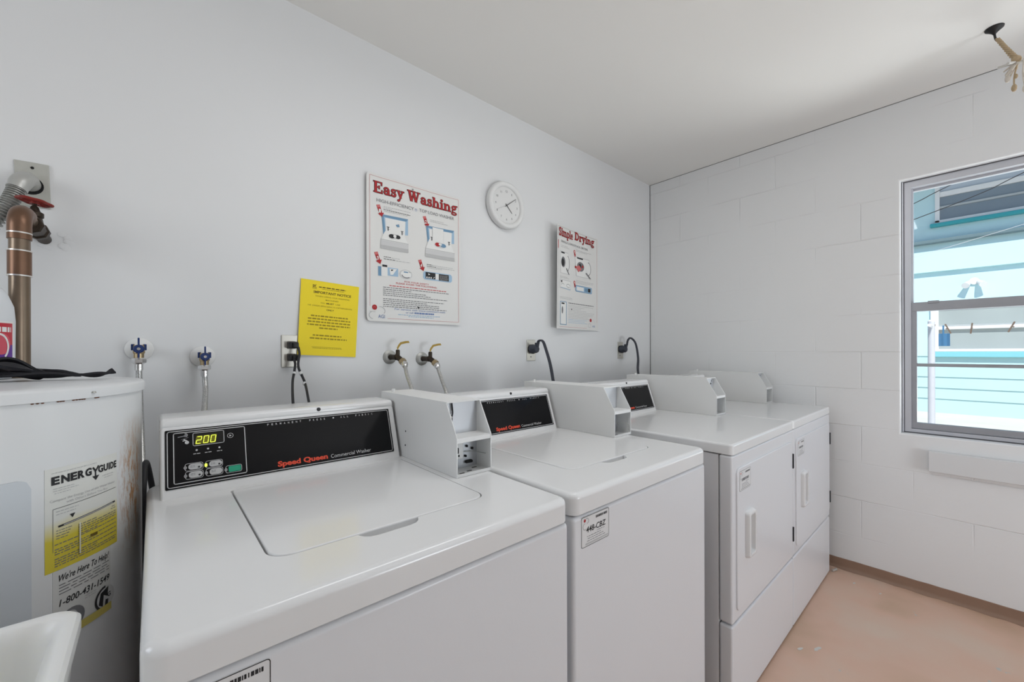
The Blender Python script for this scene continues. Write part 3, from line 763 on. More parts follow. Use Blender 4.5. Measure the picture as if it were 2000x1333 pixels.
    for (a, b, c, e, m, dark) in ((35.5, 59.3, 74.5, 86.4, silver_print, 1), (36, 59.3, 91, 103.6, silver_print, 1), (71, 94, 74.5, 86.4, silver_print, 1), (71.4, 94, 91, 103.6, silver_print, 0), (105.5, 128.6, 91.4, 104, green_btn, 0)):
        bt = box_on('push_button', a, b, c, e, .0034, mat('button_grey', (0.50, 0.50, 0.50), .4) if m is silver_print else m, 5.5 if m is silver_print else 2.5, .001)
    q = Print(lambda u, v, h: mp(u, v, .0034 + h), .0002, .0002)
    for (a, c, k) in ((36.5, 79, 0), (37, 95.5, 1), (72, 79, 1), (72.4, 95.5, 2)):
        q.scrib(a + 2, a + 10, c, 1.0, faint_print, 0, 0, k, 4); q.scrib(a + 2, a + 10, c + 2.6, 1.0, faint_print, 0, 0, k + 5, 4)
        if k < 2: q.disc(a + 17, c + 3.6, 2.0, black_print)
    q.build('button_marks', co)
    bm = MB(); bm.disc = None
    box_on('indicator_light', 63.2, 68.0, 77.5, 85.0, .0028, lime, 2.2, .001)
    pl = MB(); c0 = mp(305, -19.3, .0); pl.lathe([(.0048, 0), (.0048, -.0025), (.0042, -.0032), (.002, -.0036)], (c0.x, Y + .006, c0.z), 'y', 16, True, True)
    obj('hole_plug', pl, black_matte, co)
    return co

def coin_box(x1, y0, zt, L, parent, inside, wd=.104):
    """open sheet-steel coin box standing at the right of the console"""
    x0 = x1 - wd; z1 = zt + .094; z2 = zt + .177; t = .0022; yb = y0 + L
    prof = [(y0, zt + .0004), (y0, z1), (y0 + .048, z2), (yb, z2), (yb, zt + .0004)]
    s = MB(); s.prism(prof, 'x', x0, x0 + t).prism(prof, 'x', x1 - t, x1)
    s.box(x0 + t, x1 - t, y0 + .046, yb, z2 - t, z2).box(x0 + t, x1 - t, yb - t, yb, zt + .001, z2 - t)
    s.box(x0 + t, x1 - t, y0 + .0005, y0 + .12, zt + .0006, zt + .003)
    s.box(x0 + t, x1 - t, y0 + .0005, y0 + .002, zt + .003, zt + .008)
    # folded lip at the top front
    s.prism([(y0 + .0465, z2 - .0035), (y0 + .0495, z2 - .0035), (y0 + .0495, z2), (y0 + .0465, z2 - .0006)], 'x', x0 + t, x1 - t)
    s.lathe([(.006, 0), (.006, .006), (.004, .009)], (x0 + .02, yb - .045, z2), 'z', 10)
    cb = obj('coin_box', s, sheet_paint, parent)
    sh = MB().box(x0 + t, x1 - t, y0 + .001, y0 + .059, z1 - .004, z1 - .001).box(x0 + t, x1 - t, y0 + .001, y0 + .003, z1 - .012, z1 - .004); obj('shelf', sh, sheet_paint, cb)
    bp = MB().box(x0 + t, x1 - t, y0 + .060, y0 + .0615, zt + .003, z2 - t); obj('inner_panel', bp, mat('galvanised_inner_sheet', (0.60, 0.62, 0.65), .45, .3), cb)
    h = MB()
    for (dy, dz) in inside.get('side', []): h.lathe([(.0025, 0), (.0025, -.0005)], (x0 - .0001, y0 + dy, zt + dz), 'x', 8)
    if inside.get('side'): obj('screw_hole', h, void, cb, wn=False)
    if inside.get('full'):
        lp = MB().box(x0 + .004, x0 + .056, y0 + .054, y0 + .0595, zt + .028, zt + .082, .001, 1); obj('lock_plate', lp, sheet_paint, cb)
        hh = MB().prism(rrect(x0 + .027, x0 + .041, zt + .042, zt + .058, .003, 3), 'y', y0 + .0530, y0 + .0541); hh.box(x0 + .003, x0 + .056, y0 + .0535, y0 + .0545, zt + .081, zt + .0835)
        for (a, b) in ((.066, .055), (.083, .047), (.062, .030), (.012, .038), (.040, .034)): hh.box(x0 + a, x0 + a + .004, y0 + .0535, y0 + .0595, zt + b, zt + b + .005)
        hh.box(x0 + .062, x0 + .084, y0 + .050, y0 + .0595, zt + .014, zt + .021, .002, 1)
        obj('lock_hole', hh, void, cb, wn=False)
        dn = MB()
        for (a, b) in ((.020, .016), (.046, .022), (.074, .040)): dn.prism(rrect(x0 + a, x0 + a + .015, y0 + b, y0 + b + .006, .0025, 3), 'z', zt + .0031, zt + .0036)
        obj('floor_slot', dn, mat('slot_shadow_grey', (0.12, 0.11, 0.10), .8), cb, wn=False)
        wr = MB().tube(smooth_path([(x0 + .022, y0 + .056, z2 - .004), (x0 + .024, y0 + .055, z2 - .028), (x0 + .020, y0 + .052, z2 - .040), (x0 + .020, y0 + .054, z2 - .062)], 6), [.0022] * 18 + [.0032], 8); obj('wire', wr, black_rubber, cb)
        ct = MB().sphere((x0 + .017, y0 + .052, z2 - .040), .0042, seg=10); obj('wire_nut', ct, chrome, cb)
        rod = MB().tube([(x0 + .055, y0 + .055, zt + .045), (x0 + .085, y0 + .050, zt + .043), (x1 - .003, y0 + .020, zt + .040)], .0010, 6); obj('rod', rod, steel, cb)
    else:
        hh = MB()
        if inside.get('partial'):
            for (a, b, c) in ((.066, .020, .030), (.080, .020, .048)): hh.prism(rrect(x0 + a - .05, x0 + a - .036, y0 + b - .006, y0 + b, .002, 3), 'z', zt + .0031, zt + .0036)
            hh.box(x0 + .003, x0 + .008, y0 + .030, y0 + .058, zt + .02, zt + .07, .001, 1)
            obj('floor_slot', hh, mat('slot_shadow_grey', (0.12, 0.11, 0.10), .8), cb, wn=False)
            rod = MB().tube(smooth_path([(x1 - .045, y0 + .05, zt + .040), (x1 - .02, y0 + .03, zt + .040), (x1 - .005, y0 + .008, zt + .036), (x1 - .004, y0 + .006, zt + .014)], 5), .0009, 6); obj('rod', rod, steel, cb)
        else:
            hh.lathe([(.004, 0), (.004, -.001)], (x1 - .028, y0 + .0598, z2 - .030), 'y', 10); hh.lathe([(.0025, 0), (.0025, -.001)], (x1 - .020, y0 + .0598, z2 - .018), 'y', 10)
            obj('rivet_hole', hh, void, cb, wn=False)
    return cb

def asset_label(x, y, z, parent, number=None, faint=False):
    """small framed machine label, lower-case print too fine to read"""
    mp = lambda u, v, h: (x + u / 1000, y - h, z - v / 1000)
    lab = sheet('asset_label', mp, 102, 68, mat('label_film', (0.76, 0.76, 0.76), .35), parent, .0005, 4, 4, 1)
    p = Print(mp, .0008, .0002)
    K = faint_print if faint else black_print
    p.frame(1, 101, 1, 67, 1.0, K, 0, 4)
    rnd = random.Random(5); u = 52
    while u < 94:
        w_ = rnd.choice([1.2, 2.2, 3.2]); p.rect(u, u + w_, 7, 12.5, K); u += w_ + rnd.choice([.9, 1.6])
    p.disc(12, 9, 3.6, pink_print if faint else red_print); p.arc(19, 11, 7, 6, -80, 120, 2, grey_print); p.arc(13, 22, 7, 7, 90, 300, 2, grey_print)
    if number: p.text(number, 17, 89, 37, 12.5, K, 1, .012, .12)
    else: p.scrib(20, 84, 36, 9, K, 0, 0, 4, 15)
    for i, (a, b) in enumerate(((55, 84), (20, 70), (22, 80), (20, 86))): p.scrib(a, b, 42 + i * 5, 1.3, faint_print, 0, 0, i, 8)
    p.rect(14, 98, 60.5, 64, grey_print)
    p.build('label_print', lab)
    return lab

def washer(label, x0, x1, yf, zt, ybox, L, inside, sticker):
    t = thing('washing_machine', label, 'washing machine', ((x0 + x1) / 2, yf + .34, 0), 'top load washing machines in the row')
    zs = zt - .048
    cab = MB(); cab.box(x0 + .002, x1 - .002, yf + .002, yf + .68, .02, zs - .003, .010, 4)
    cab.box(x0 + .012, x1 - .012, yf + .02, yf + .66, .0, .03)
    c = obj('cabinet', cab, enamel_shaded, t)
    W = x1 - x0
    h = []
    X0, X1, Y0, Y1 = x0 + .136, x0 + .532, yf + .120, yf + .515
    notch = [(x0 + .262, Y0), (x0 + .268, Y0 - .012), (x0 + .276, Y0 - .019), (x0 + .290, Y0 - .022), (x0 + .345, Y0 - .022), (x0 + .358, Y0 - .019), (x0 + .366, Y0 - .012), (x0 + .372, Y0)]
    out = rrect(X0, X1, Y0, Y1, [.035, .030, .004, .004], 8)
    # insert the finger scoop between the two front corners (outline runs along the front edge first)
    k = 9
    hole = out[:k] + notch + out[k:]
    plate('top_panel', x0, x1, yf, yf + .685, zs, zt, .024, .013, enamel, t, hole, zt - .016)
    lid = slab('lid', rrect(X0 + .0035, X1 - .002, Y0 + .0015, Y1 - .003, [.033, .029, .004, .004], 8), zt - .011, zt + .0016, .0035, enamel, t)
    console(x0, yf - .5485, zt, t, 'Washer')
    coin_box(x1 - .0005 + inside.get('over', 0), ybox, zt, L, t, inside)
    sx, sz = sticker; asset_label(sx, yf + .002, sz, t, inside.get('number'))
    return t

w1 = washer('nearest white top load washer with lit digital display, beside the water heater', -.0113, .6423, .5485, .9218, .8074, .425, dict(full=True, side=[(.26, .075), (.262, .035)]), (.002, .862))
w2 = washer('second white top load washer carrying the 448-CBZ sticker on its front', .6726, 1.3248, .565, .9137, .8437, .47, dict(partial=True, side=[(.305, .055)], over=.010, number='448-CBZ'), (.700, .8575))

def dryer(label, x0, x1, yf, zt, ybox, L, inside, xd1):
    t = thing('dryer', label, 'dryer', ((x0 + x1) / 2, yf + .34, 0), 'front load dryers in the row')
    zs = zt - .036; px = .012
    cab = MB(); cab.box(x0 + .003, x1 - .003, yf + .044, yf + .69, .0, zs - .003, .004, 2)
    obj('cabinet', cab, enamel_shaded, t)
    fp = MB().box(x0 + .001, x1 - .001, yf, yf + .0425, .316, zs - .002, .008, 4); obj('front_panel', fp, enamel_shaded, t)
    lp = MB().box(x0 + .001, x1 - .001, yf, yf + .0425, .008, .310, .008, 4); obj('lower_panel', lp, enamel_shaded, t)
    plate('top_panel', x0, x1, yf - .002, yf + .695, zs, zt, .014, .008, enamel, t)
    d = slab('door', [(a, b) for a, b in rrect(x0 + .032, xd1, .350, .828, .020, 6)], -yf - .001, -yf + .0055, .003, enamel_shaded, t, 'y')
    # raised pull: a tall rounded rim round a hollow
    hx0, hx1, hz0, hz1 = x0 + .098, x0 + .172, .508, .670; bm = bmesh.new()
    def rg(ins, y, r): return [bm.verts.new((u, y, v)) for u, v in rrect(hx0 + ins, hx1 - ins, hz0 + ins, hz1 - ins, r, 5)]
    Y = yf - .0055
    rs = [rg(0, Y, .012), rg(0.001, Y - .008, .012), rg(.004, Y - .014, .011), rg(.009, Y - .0155, .010), rg(.014, Y - .014, .008), rg(.017, Y - .004, .006), rg(.019, Y - .0012, .005)]
    for a, b in zip(rs[:-1], rs[1:]):
        for i in range(len(a)): j = (i + 1) % len(a); bm.faces.new((a[i], a[j], b[j], b[i]))
    bm.faces.new(rs[-1]); bm.faces.new(rs[0]); obj('door_handle', bm, enamel, d)
    for z0, z1 in ((.711, .774), (.394, .456)):
        hg = MB().box(xd1 - .001, xd1 + .009, yf - .0095, yf + .002, z0, z1, .001, 1); obj('hinge', hg, mat('dark_hinge_metal', (0.035, 0.035, 0.04), .5, .3), t)
    console(x0, yf - .5485 + .028, zt, t, 'Dryer')
    coin_box(x1 + .0015, ybox, zt, L, t, inside)
    asset_label(x0 + .048 if xd1 - x0 < .654 + .02 else x0 + .1, yf - .0055, .8165, d, None, True)
    return t
dryer('white dryer standing between the second washer and the far dryer', 1.4252, 2.108, .5245, .9132, .8052, .49, {}, 2.080)
dryer('far white dryer nearest the window wall, last of the machines', 2.1105, 2.7937, .5245, .9132, .7992, .46, dict(partial=False), 2.768)

# ================================================================== WALL THINGS
def wall_map(x, z, y0, curl=None, ang=0.0):
    ca, sa = math.cos(ang), math.sin(ang)
    def f(u, v, h):
        a, b = u * ca + v * sa * -1, u * sa + v * ca
        off = curl(u, v) if curl else 0.0
        return (x + a / 1000, y0 - off - h, z - b / 1000)
    return f

# ---- big washing poster
mp = wall_map(.658, 1.968, WALL_Y - .0035, lambda u, v: .004 + .006 * math.exp(-u / 55) + .0035 * (0.5 - .5 * math.cos((u / 462) * 6.28 * 1.3)) * (1 - v / 900) + .004 * math.exp(-(462 - u) / 40))
po = thing('poster', 'larger poster titled Easy Washing in red letters beside the clock', 'poster', (.658 + .231, WALL_Y - .001, 1.968 - .308), 'instruction posters on the wall')
sheet('poster_sheet', mp, 463, 617, paper, po, .0012, 16, 40, 2)
p = Print(mp, .0022, .0004, 12)
p.path([(14, 14)] + [(14 + 437 * i / 30, 11) for i in range(31)] + [(452, 14)] + [(452, 14 + 585 * i / 10) for i in range(11)] + [(452 - 360 * i / 20, 603) for i in range(21)], 1.1, pink_print)
p.path([(14, 14), (14, 555)], 1.1, pink_print)
p.build('red_border', po)
p = Print(mp, .0022, .0004, 12)
for g, m, lay, du in ((.035, darkred_print, 0, 0), (-.005, red_print, 2, 0)):
    p.serif('Easy', 30, 168, 78, 47, m, lay, g); p.serif('Washing', 184, 446, 77, 47, m, lay, g)
p.build('title', po)
p = Print(mp, .0022, .0004, 12)
p.text('HIGH-EFFICIENCY', 44, 216, 115, 14, faint_print, 0, .004); p.arc(226, 110, 5, 5, 0, 300, 1.2, blue_print); p.line(222, 106, 232, 114, 1, blue_print); p.text('TOP LOAD WASHER', 243, 428, 113, 14, faint_print, 0, .004)
def arrow(a, b, n):
    p.poly([(a - 4, b), (a + 12, b - 5), (a + 16, b + 7), (a + 1, b + 12)], pink_print, 0)
    p.poly([(a + 1, b + 10), (a + 15, b + 6), (a + 23, b + 30), (a + 10, b + 33)], red_print, 1); p.poly([(a + 3, b + 35), (a + 30, b + 26), (a + 24, b + 46)], red_print, 1)
    p.text(str(n), a + 8, a + 16, b + 29, 15, wht_print, 3, .02)
arrow(46, 130, 1); arrow(264, 131, 2); arrow(36, 330, 3); arrow(240, 333, 4)
for i, (a, b, v) in enumerate(((75, 200, 130), (75, 112, 136), (75, 198, 143), (76, 185, 149))): p.scrib(a, b, v, 2.4, black_print if i == 2 else grey_print, 0, 0, i, 10)
for i, (a, b, v) in enumerate(((298, 372, 139), (298, 392, 146))): p.scrib(a, b, v, 2.4, grey_print, 0, 0, i, 10)
for i, (a, b, v, m) in enumerate(((75, 108, 343, black_print), (110, 150, 344, grey_print), (75, 128, 352, black_print), (131, 197, 353, grey_print), (281, 310, 347, black_print), (312, 420, 348, grey_print), (281, 330, 355, black_print), (333, 432, 356, grey_print), (283, 360, 362, grey_print))): p.scrib(a, b, v, 2.4, m, 0, 0, i, 10)
p.text('FOR YOUR SAFETY', 170, 292, 441, 7, pink_print, 0, .01); p.text('PLEASE AVOID THE FOLLOWING:', 130, 334, 451.5, 7.4, pink_print, 0, .015)
p.scrib(100, 384, 463.5, 4, pink_print, 0, 0, 3, 14)
for i, (a, b) in enumerate(((72, 400), (72, 205), (72, 275), (72, 300), (72, 390))): p.scrib(a, b, 472.5 + i * 8.3, 3.0, faint_print, 0, 0, i + 20, 13)
for i, (a, b) in enumerate(((72, 372), (72, 285), (72, 345), (72, 348), (72, 385))): p.scrib(a, b, 521 + i * 8.1, 3.0, faint_print, 0, 0, i + 40, 13)
p.poly([(230, 541), (245, 545), (238, 552)], black_print, 1)
p.text('For service visit www.coinmach.com', 124, 378, 564, 8.5, blue_print); p.text('or call', 176, 212, 576.5, 8.5, blue_print); p.scrib(218, 318, 576.5, 7.5, blue_print, 0, 0, 8, 9)
p.scrib(140, 352, 585, 2.8, sky_print, 0, 0, 3, 12); p.scrib(188, 316, 591.5, 2.8, sky_print, 0, 0, 4, 12)
p.build('instruction_text', po)
p = Print(mp, .0022, .0004, 12)
p.disc(34, 559, 11, red_print, 1); p.arc(34, 561, 5.5, 4, 0, 180, 1.3, pink_print, 2); p.arc(58, 572, 22, 17, -40, 100, 3, grey_print); p.line(11, 577, 38, 578, 2.4, grey_print)
p.arc(32, 592, 22, 16, 120, 255, 3, grey_print); p.text('AGI', 50, 79, 603, 15, blue_print, 1, .0)
p.build('logo', po)
p = Print(mp, .0022, .0004, 12)
def mini_washer(a0, a1, top, mid, base, drum):
    W = a1 - a0
    p.poly([(a0 + 4, top), (a1 - 1, top - 3), (a1 - 1, mid), (a0 + 12, mid + 14)], sky_print, 0)
    p.poly([(a0 + 4, top), (a0 + 14, top + 6), (a0 + 20, mid), (a0 + 13, mid + 16)], skyd_print, 1); p.poly([(a0 + 4, top), (a1 - 1, top - 3), (a1 - 10, top + 9), (a0 + 14, top + 9)], skyd_print, 1)
    p.poly([(a0 + 20, top + 12), (a1 - 14, top + 10), (a1 - 16, mid + 5), (a0 + 24, mid + 12)], wht_print, 2)
    p.poly([(a0 + 20, mid), (a1 - 22, mid), (a1, base), (a0, base)], wht_print, 3); p.line(a0, base - 3, a1, base - 2, 3, grey_print, 4)
    p.rect(a0, a1, base, base + 20, light_print, 3); p.rect(a0, a1, base + 20, base + 36, grey_print, 3)
    for (b, c) in ((a0 + 27, top + 48), (a1 - 36, top + 55)): p.rect(b, b + 12, c, c + 2.5, black_print, 4); p.rect(b + 4, b + 8, c, c + 17, black_print, 4); p.rect(b + 8, b + 14, c + 9, c + 11, grey_print, 4)
mini_washer(61, 188, 164, 232, 273, 0)
p.disc(123, 248, 10, light_print, 5, 2.5); p.disc(110, 250, 9, black_print, 6, 1.5); p.disc(138, 249, 8.5, black_print, 6, 1.4); p.poly([(128, 198), (143, 192), (146, 204), (136, 206)], skyd_print, 5); p.disc(124, 248, 6, wht_print, 7, 1.2)
mini_washer(273, 429, 168, 228, 276, 0)
p.rect(310, 368, 170, 236, wht_print, 5); p.line(310, 170, 310, 236, 1, light_print, 6); p.line(368, 170, 368, 236, 1, light_print, 6)
p.disc(352, 248, 11, light_print, 5, 2.9); p.disc(337, 246, 9, red_print, 6, 1.5); p.disc(367, 247, 9, skyd_print, 6, 1.7); p.disc(351, 244, 5, wht_print, 7, 1.8)
p.rect(50, 68, 385, 425, skyd_print, 0); p.rect(64, 92, 374, 424, wht_print, 1); p.rect(68, 90, 376, 385, black_print, 2); p.rect(92, 140, 385, 420, sky_print, 0); p.poly([(100, 390), (134, 388), (116, 414), (104, 416)], wht_print, 2); p.poly([(106, 393), (118, 392), (113, 398), (108, 399)], black_print, 3)
p.disc(176, 405, 21, light_print, 0, 1.5); p.disc(177, 405, 17, wht_print, 1, 1.5); p.arc(178, 408, 20, 12, 180, 320, 3.5, faint_print, 2); p.rect(166, 186, 393, 398, skyd_print, 2); p.rect(188, 202, 392, 396, grey_print, 2)
p.poly(rrect(262, 416, 378, 416, 12, 4), sky_print, 0); p.rect(274, 326, 381, 410, black_print, 1); p.rect(344, 398, 382, 412, black_print, 1); p.rect(326, 344, 383, 410, wht_print, 1)
for a in (281, 292, 303): p.disc(a, 405, 3.4, wht_print, 2, 1.1)
p.poly([(288, 386), (298, 390), (290, 394)], wht_print, 2); p.line(314, 406, 322, 400, 2.5, wht_print, 2)
for a in range(5): p.scrib(348, 394, 389 + a * 5, 1.2, light_print, 2, 0, a, 7)
p.build('pictures', po)
pn = MB().sphere((.658 + .210, WALL_Y - .016, 1.968 - .024), .0035, seg=10); obj('pin', pn, steel, po)

# ---- smaller drying poster, its left side curling off the wall
def dcurl(u, v): s = 1 - u / 455; return .004 + .050 * s ** 1.6 * (1 - .15 * (v / 615))
mp = wall_map(1.772, 1.970, WALL_Y - .002, dcurl)
po = thing('poster', 'smaller poster titled Simple Drying, its left edge curling off the wall', 'poster', (2.0, WALL_Y - .001, 1.66), 'instruction posters on the wall')
sheet('poster_sheet', mp, 455, 612, paper, po, .0010, 0, 40, 2)
p = Print(mp, .002, .0004, 8)
p.path([(10 + 430 * i / 30, 8) for i in range(31)], 1.2, faint_print); p.path([(440, 8), (440, 560)], 1.0, pink_print); p.path([(25 + 300 * i / 20, 600) for i in range(21)], 1.2, pink_print); p.path([(10, 8), (10, 600)], .9, faint_print)
p.build('red_border', po)
p = Print(mp, .002, .0004, 8)
for g, m, lay in ((.035, darkred_print, 0), (-.005, red_print, 2)):
    p.serif('Simple', 16, 170, 62, 48, m, lay, g); p.serif('Drying', 190, 412, 55, 48, m, lay, g)
p.build('title', po)
p = Print(mp, .002, .0004, 8)
p.text('SINGLE LOAD/STACK DRYERS', 40, 338, 98, 13, faint_print, 0, .004)
p.rect(8, 14, 90, 140, red_print, 0)
for (a, b) in ((186, 122), (186, 312)): p.disc(a + 2, b + 8, 11, pink_print, 0); p.poly([(a - 4, b + 18), (a + 12, b + 18), (a + 14, b + 34), (a + 4, b + 40)], red_print, 1); p.disc(a + 2, b + 8, 4, wht_print, 2)
for i, (a, b, v) in enumerate(((40, 110, 118), (40, 130, 126), (205, 380, 116), (205, 330, 123), (30, 110, 302), (30, 130, 309), (205, 400, 306), (205, 395, 314), (205, 330, 322), (30, 160, 424), (30, 165, 432))): p.scrib(a, b, v, 2.6, grey_print, 0, 0, i, 10)
p.scrib(122, 405, 455, 5, faint_print, 0, 0, 2, 16)
for i, (a, b) in enumerate(((122, 400), (122, 300), (122, 260), (122, 320), (122, 410), (122, 400), (122, 390), (122, 340), (122, 380), (122, 330), (122, 300), (122, 330))): p.scrib(a, b, 467 + i * 9.6, 2.6, (sky_print if i > 8 else grey_print), 0, 0, i + 3, 12)
p.poly([(150, 486), (164, 488), (155, 495)], black_print, 1)
p.build('instruction_text', po)
p = Print(mp, .002, .0004, 8)
def mini_dryer(a, b, w_, h_, load):
    p.poly([(a, b), (a + w_ * .86, b), (a + w_ * .86, b + h_), (a + w_ * .06, b + h_)], light_print, 0); p.poly([(a + 4, b + 6), (a + w_ * .84, b + 6), (a + w_ * .84, b + h_ - 3), (a + w_ * .1, b + h_ - 3)], wht_print, 1)
    p.rect(a + w_ * .12, a + w_ * .48, b + 4, b + 13, black_print, 2)
    p.disc(a + w_ * .34, b + h_ * .48, h_ * .24, faint_print, 2, .9 * w_ / h_); p.disc(a + w_ * .30, b + h_ * .50, h_ * .17, black_print, 3, .7)
    p.disc(a + w_ * .80, b + h_ * .50, h_ * .33, wht_print, 4, .36 * w_ / h_ * 1.2); p.arc(a + w_ * .78, b + h_ * .5, w_ * .17, h_ * .33, -100, 90, 4, faint_print, 5); p.poly([(a + w_ * .62, b + h_ * .75), (a + w_ * .70, b + h_ * .72), (a + w_ * .98, b + h_), (a + w_ * .9, b + h_)], faint_print, 5)
    if load: p.poly([(a + 4, b + h_ * .55), (a + w_ * .25, b + h_ * .42), (a + w_ * .4, b + h_ * .6), (a + w_ * .2, b + h_ * .78)], pink_print, 5); p.disc(a + w_ * .46, b + h_ * .46, 9, red_print, 5); p.disc(a + 6, b + h_ * .56, 8, red_print, 6)
mini_dryer(28, 150, 104, 132, False); mini_dryer(192, 154, 186, 124, True)
p.rect(28, 146, 318, 372, light_print, 0); p.rect(32, 142, 322, 366, wht_print, 1); p.poly([(36, 326), (56, 324), (48, 340)], black_print, 2); p.arc(60, 350, 14, 8, 0, 200, 2, faint_print, 2); p.arc(118, 350, 18, 10, 0, 330, 2, faint_print, 2); p.line(40, 366, 140, 374, 3, sky_print, 2)
p.poly(rrect(197, 384, 334, 374, 10, 4), skyd_print, 0); p.poly(rrect(201, 380, 338, 370, 8, 4), sky_print, 1); p.rect(212, 290, 342, 366, wht_print, 2); p.rect(300, 336, 342, 366, skyd_print, 2); p.rect(338, 368, 342, 366, black_print, 2)
p.rect(34, 102, 448, 588, skyd_print, 0); p.rect(38, 96, 452, 584, wht_print, 1); p.rect(46, 78, 456, 464, black_print, 2); p.disc(56, 500, 22, faint_print, 2, .35)
p.build('pictures', po)
p = Print(mp, .002, .0004, 8)
p.disc(369, 546, 11, red_print, 1); p.arc(392, 556, 20, 14, -30, 90, 2, light_print); p.frame(344, 372, 568, 592, 1.8, grey_print, 0, 6); p.text('AGI', 388, 416, 590, 12, blue_print, 1)
p.build('logo', po)

# ---- yellow notice, slightly tilted
mp = wall_map(.4145, 1.4985, WALL_Y - .002, lambda u, v: .002 + .008 * math.exp(-u / 60) * (v / 280) + .002 * math.exp(-(216 - u) / 30), R(3.1))
po = thing('notice', 'bright yellow paper notice pinned over the power outlet', 'notice', (.515, WALL_Y - .001, 1.35))
sheet('paper_sheet', mp, 216, 286, paper_yellow, po, .0005, 0, 16, 4)
p = Print(mp, .001, .0003)
cx = 108
p.arc(47, 22, 5, 5, 0, 300, 1.4, yellow_print); p.line(41, 16, 55, 28, 1.6, yellow_print); p.line(41, 28, 54, 15, 1.6, yellow_print); p.line(40, 31, 56, 31, 1.2, yellow_print)
p.scrib(64, 164, 25, 4, yellow_print, 0, 0, 1, 14); p.scrib(75, 158, 30.5, 1.5, yellow_print, 0, 0, 2, 6)
p.text('IMPORTANT NOTICE', 46, 186, 48, 9.2, yellow_print, 0, .022)
y_l = mat('faded_olive_print', (0.36, 0.26, 0.01), .7)
p.text('WHEN USING OUR WASHING', 52, 180, 61, 5.2, y_l, 0, .004); p.text('MACHINES', 90, 138, 73, 5.2, y_l, 0, .004)
p.text('YOU', 72, 88, 86, 5.2, y_l); p.text('MUST', 94, 122, 86, 5.6, yellow_print, 0, .02); p.text('USE', 128, 146, 86, 5.2, y_l); p.text('HE (HIGH EFFICIENCY) DETERGENTS', 28, 192, 98, 5.0, y_l, 0, .004); p.text('ONLY', 95, 123, 111, 5.8, yellow_print, 0, .02)
for i, (a, b) in enumerate(((40, 178), (30, 188), (30, 188), (28, 188), (72, 140))): p.scrib(a, b, 137 + i * 11.4, 5, y_l, 0, 0, i, 13)
for i, (a, b) in enumerate(((50, 160), (40, 178))): p.scrib(a, b, 211 + i * 11.6, 5, y_l, 0, 0, i + 9, 13)
p.line(48, 253, 158, 253, .8, yellow_print, 0, 4); p.scrib(52, 160, 258, 1.6, y_l, 0, 0, 9, 7)
p.build('printed_text', po)

# ---- wall clock
ck = thing('wall_clock', 'round white wall clock between the two posters', 'clock', (1.408, WALL_Y, 2.0))
c0 = (1.4085, WALL_Y - .0005, 1.9985); RC = .124
b = MB().lathe([(RC - .006, 0), (RC, -.008), (RC, -.026), (RC - .003, -.033), (RC - .010, -.037), (RC - .019, -.036), (RC - .026, -.031), (RC - .028, -.024), (RC - .029, -.0235)], c0, 'y', 64)
obj('clock_case', b, mat('clock_plastic', (0.78, 0.78, 0.77), .4), ck, sharp=50)
mpc = lambda u, v, h: (c0[0] + u / 1000, c0[1] - .0240 - h, c0[2] - v / 1000)
pf = MB().lathe([(RC - .0295, -.0236), (RC - .0295, -.0241)], c0, 'y', 64); obj('clock_face', pf, mat('clock_face_card', (0.80, 0.80, 0.79), .55), ck, sharp=50)
p = Print(mpc, .0004, .0003)
for n in range(1, 13):
    a = R(30 * n); u, v = 74 * math.sin(a), -74 * math.cos(a); s = str(n); wd = 6.5 if len(s) == 1 else 13
    if n == 1: wd = 3.5
    if n == 11: wd = 9.5
    p.text(s, u - wd / 2, u + wd / 2, v + 5.5, 11, mat('clock_numerals', (0.16, 0.16, 0.16), .5), 0, .015)
for n in range(60):
    a = R(6 * n); r0 = 88 if n % 5 else 86; p.line(r0 * math.sin(a), -r0 * math.cos(a), 91 * math.sin(a), -91 * math.cos(a), .7, grey_print)
p.build('numerals', ck)
def hand(name, ang, L, back, w_, h, m):
    q = MB(); a = R(ang); d = Vector((math.sin(a), math.cos(a))); nrm = Vector((d.y, -d.x)); y = c0[1] - .0246 - h
    pts = [d * -back + nrm * w_ / 2, d * L + nrm * w_ * .3, d * L - nrm * w_ * .3, d * -back - nrm * w_ / 2]
    q.prism([(c0[0] + t_.x, c0[2] + t_.y) for t_ in pts], 'y', y - .0006, y); obj(name, q, m, ck, wn=False)
hand('hour_hand', 134, .052, .010, .0045, .0010, black_matte); hand('minute_hand', 54, .080, .014, .0036, .0022, black_matte); hand('second_hand', 243, .076, .020, .0012, .0034, mat('thin_grey_hand', (0.35, 0.35, 0.35), .4))
hb = MB().lathe([(.004, -.0245), (.004, -.0290), (.002, -.0298)], c0, 'y', 16); obj('hand_hub', hb, black_matte, ck)
gl = MB().lathe([(RC - .030, -.0305), (RC - .030, -.0312)], c0, 'y', 48); obj('clock_glass', gl, clear_glass, ck, wn=False)

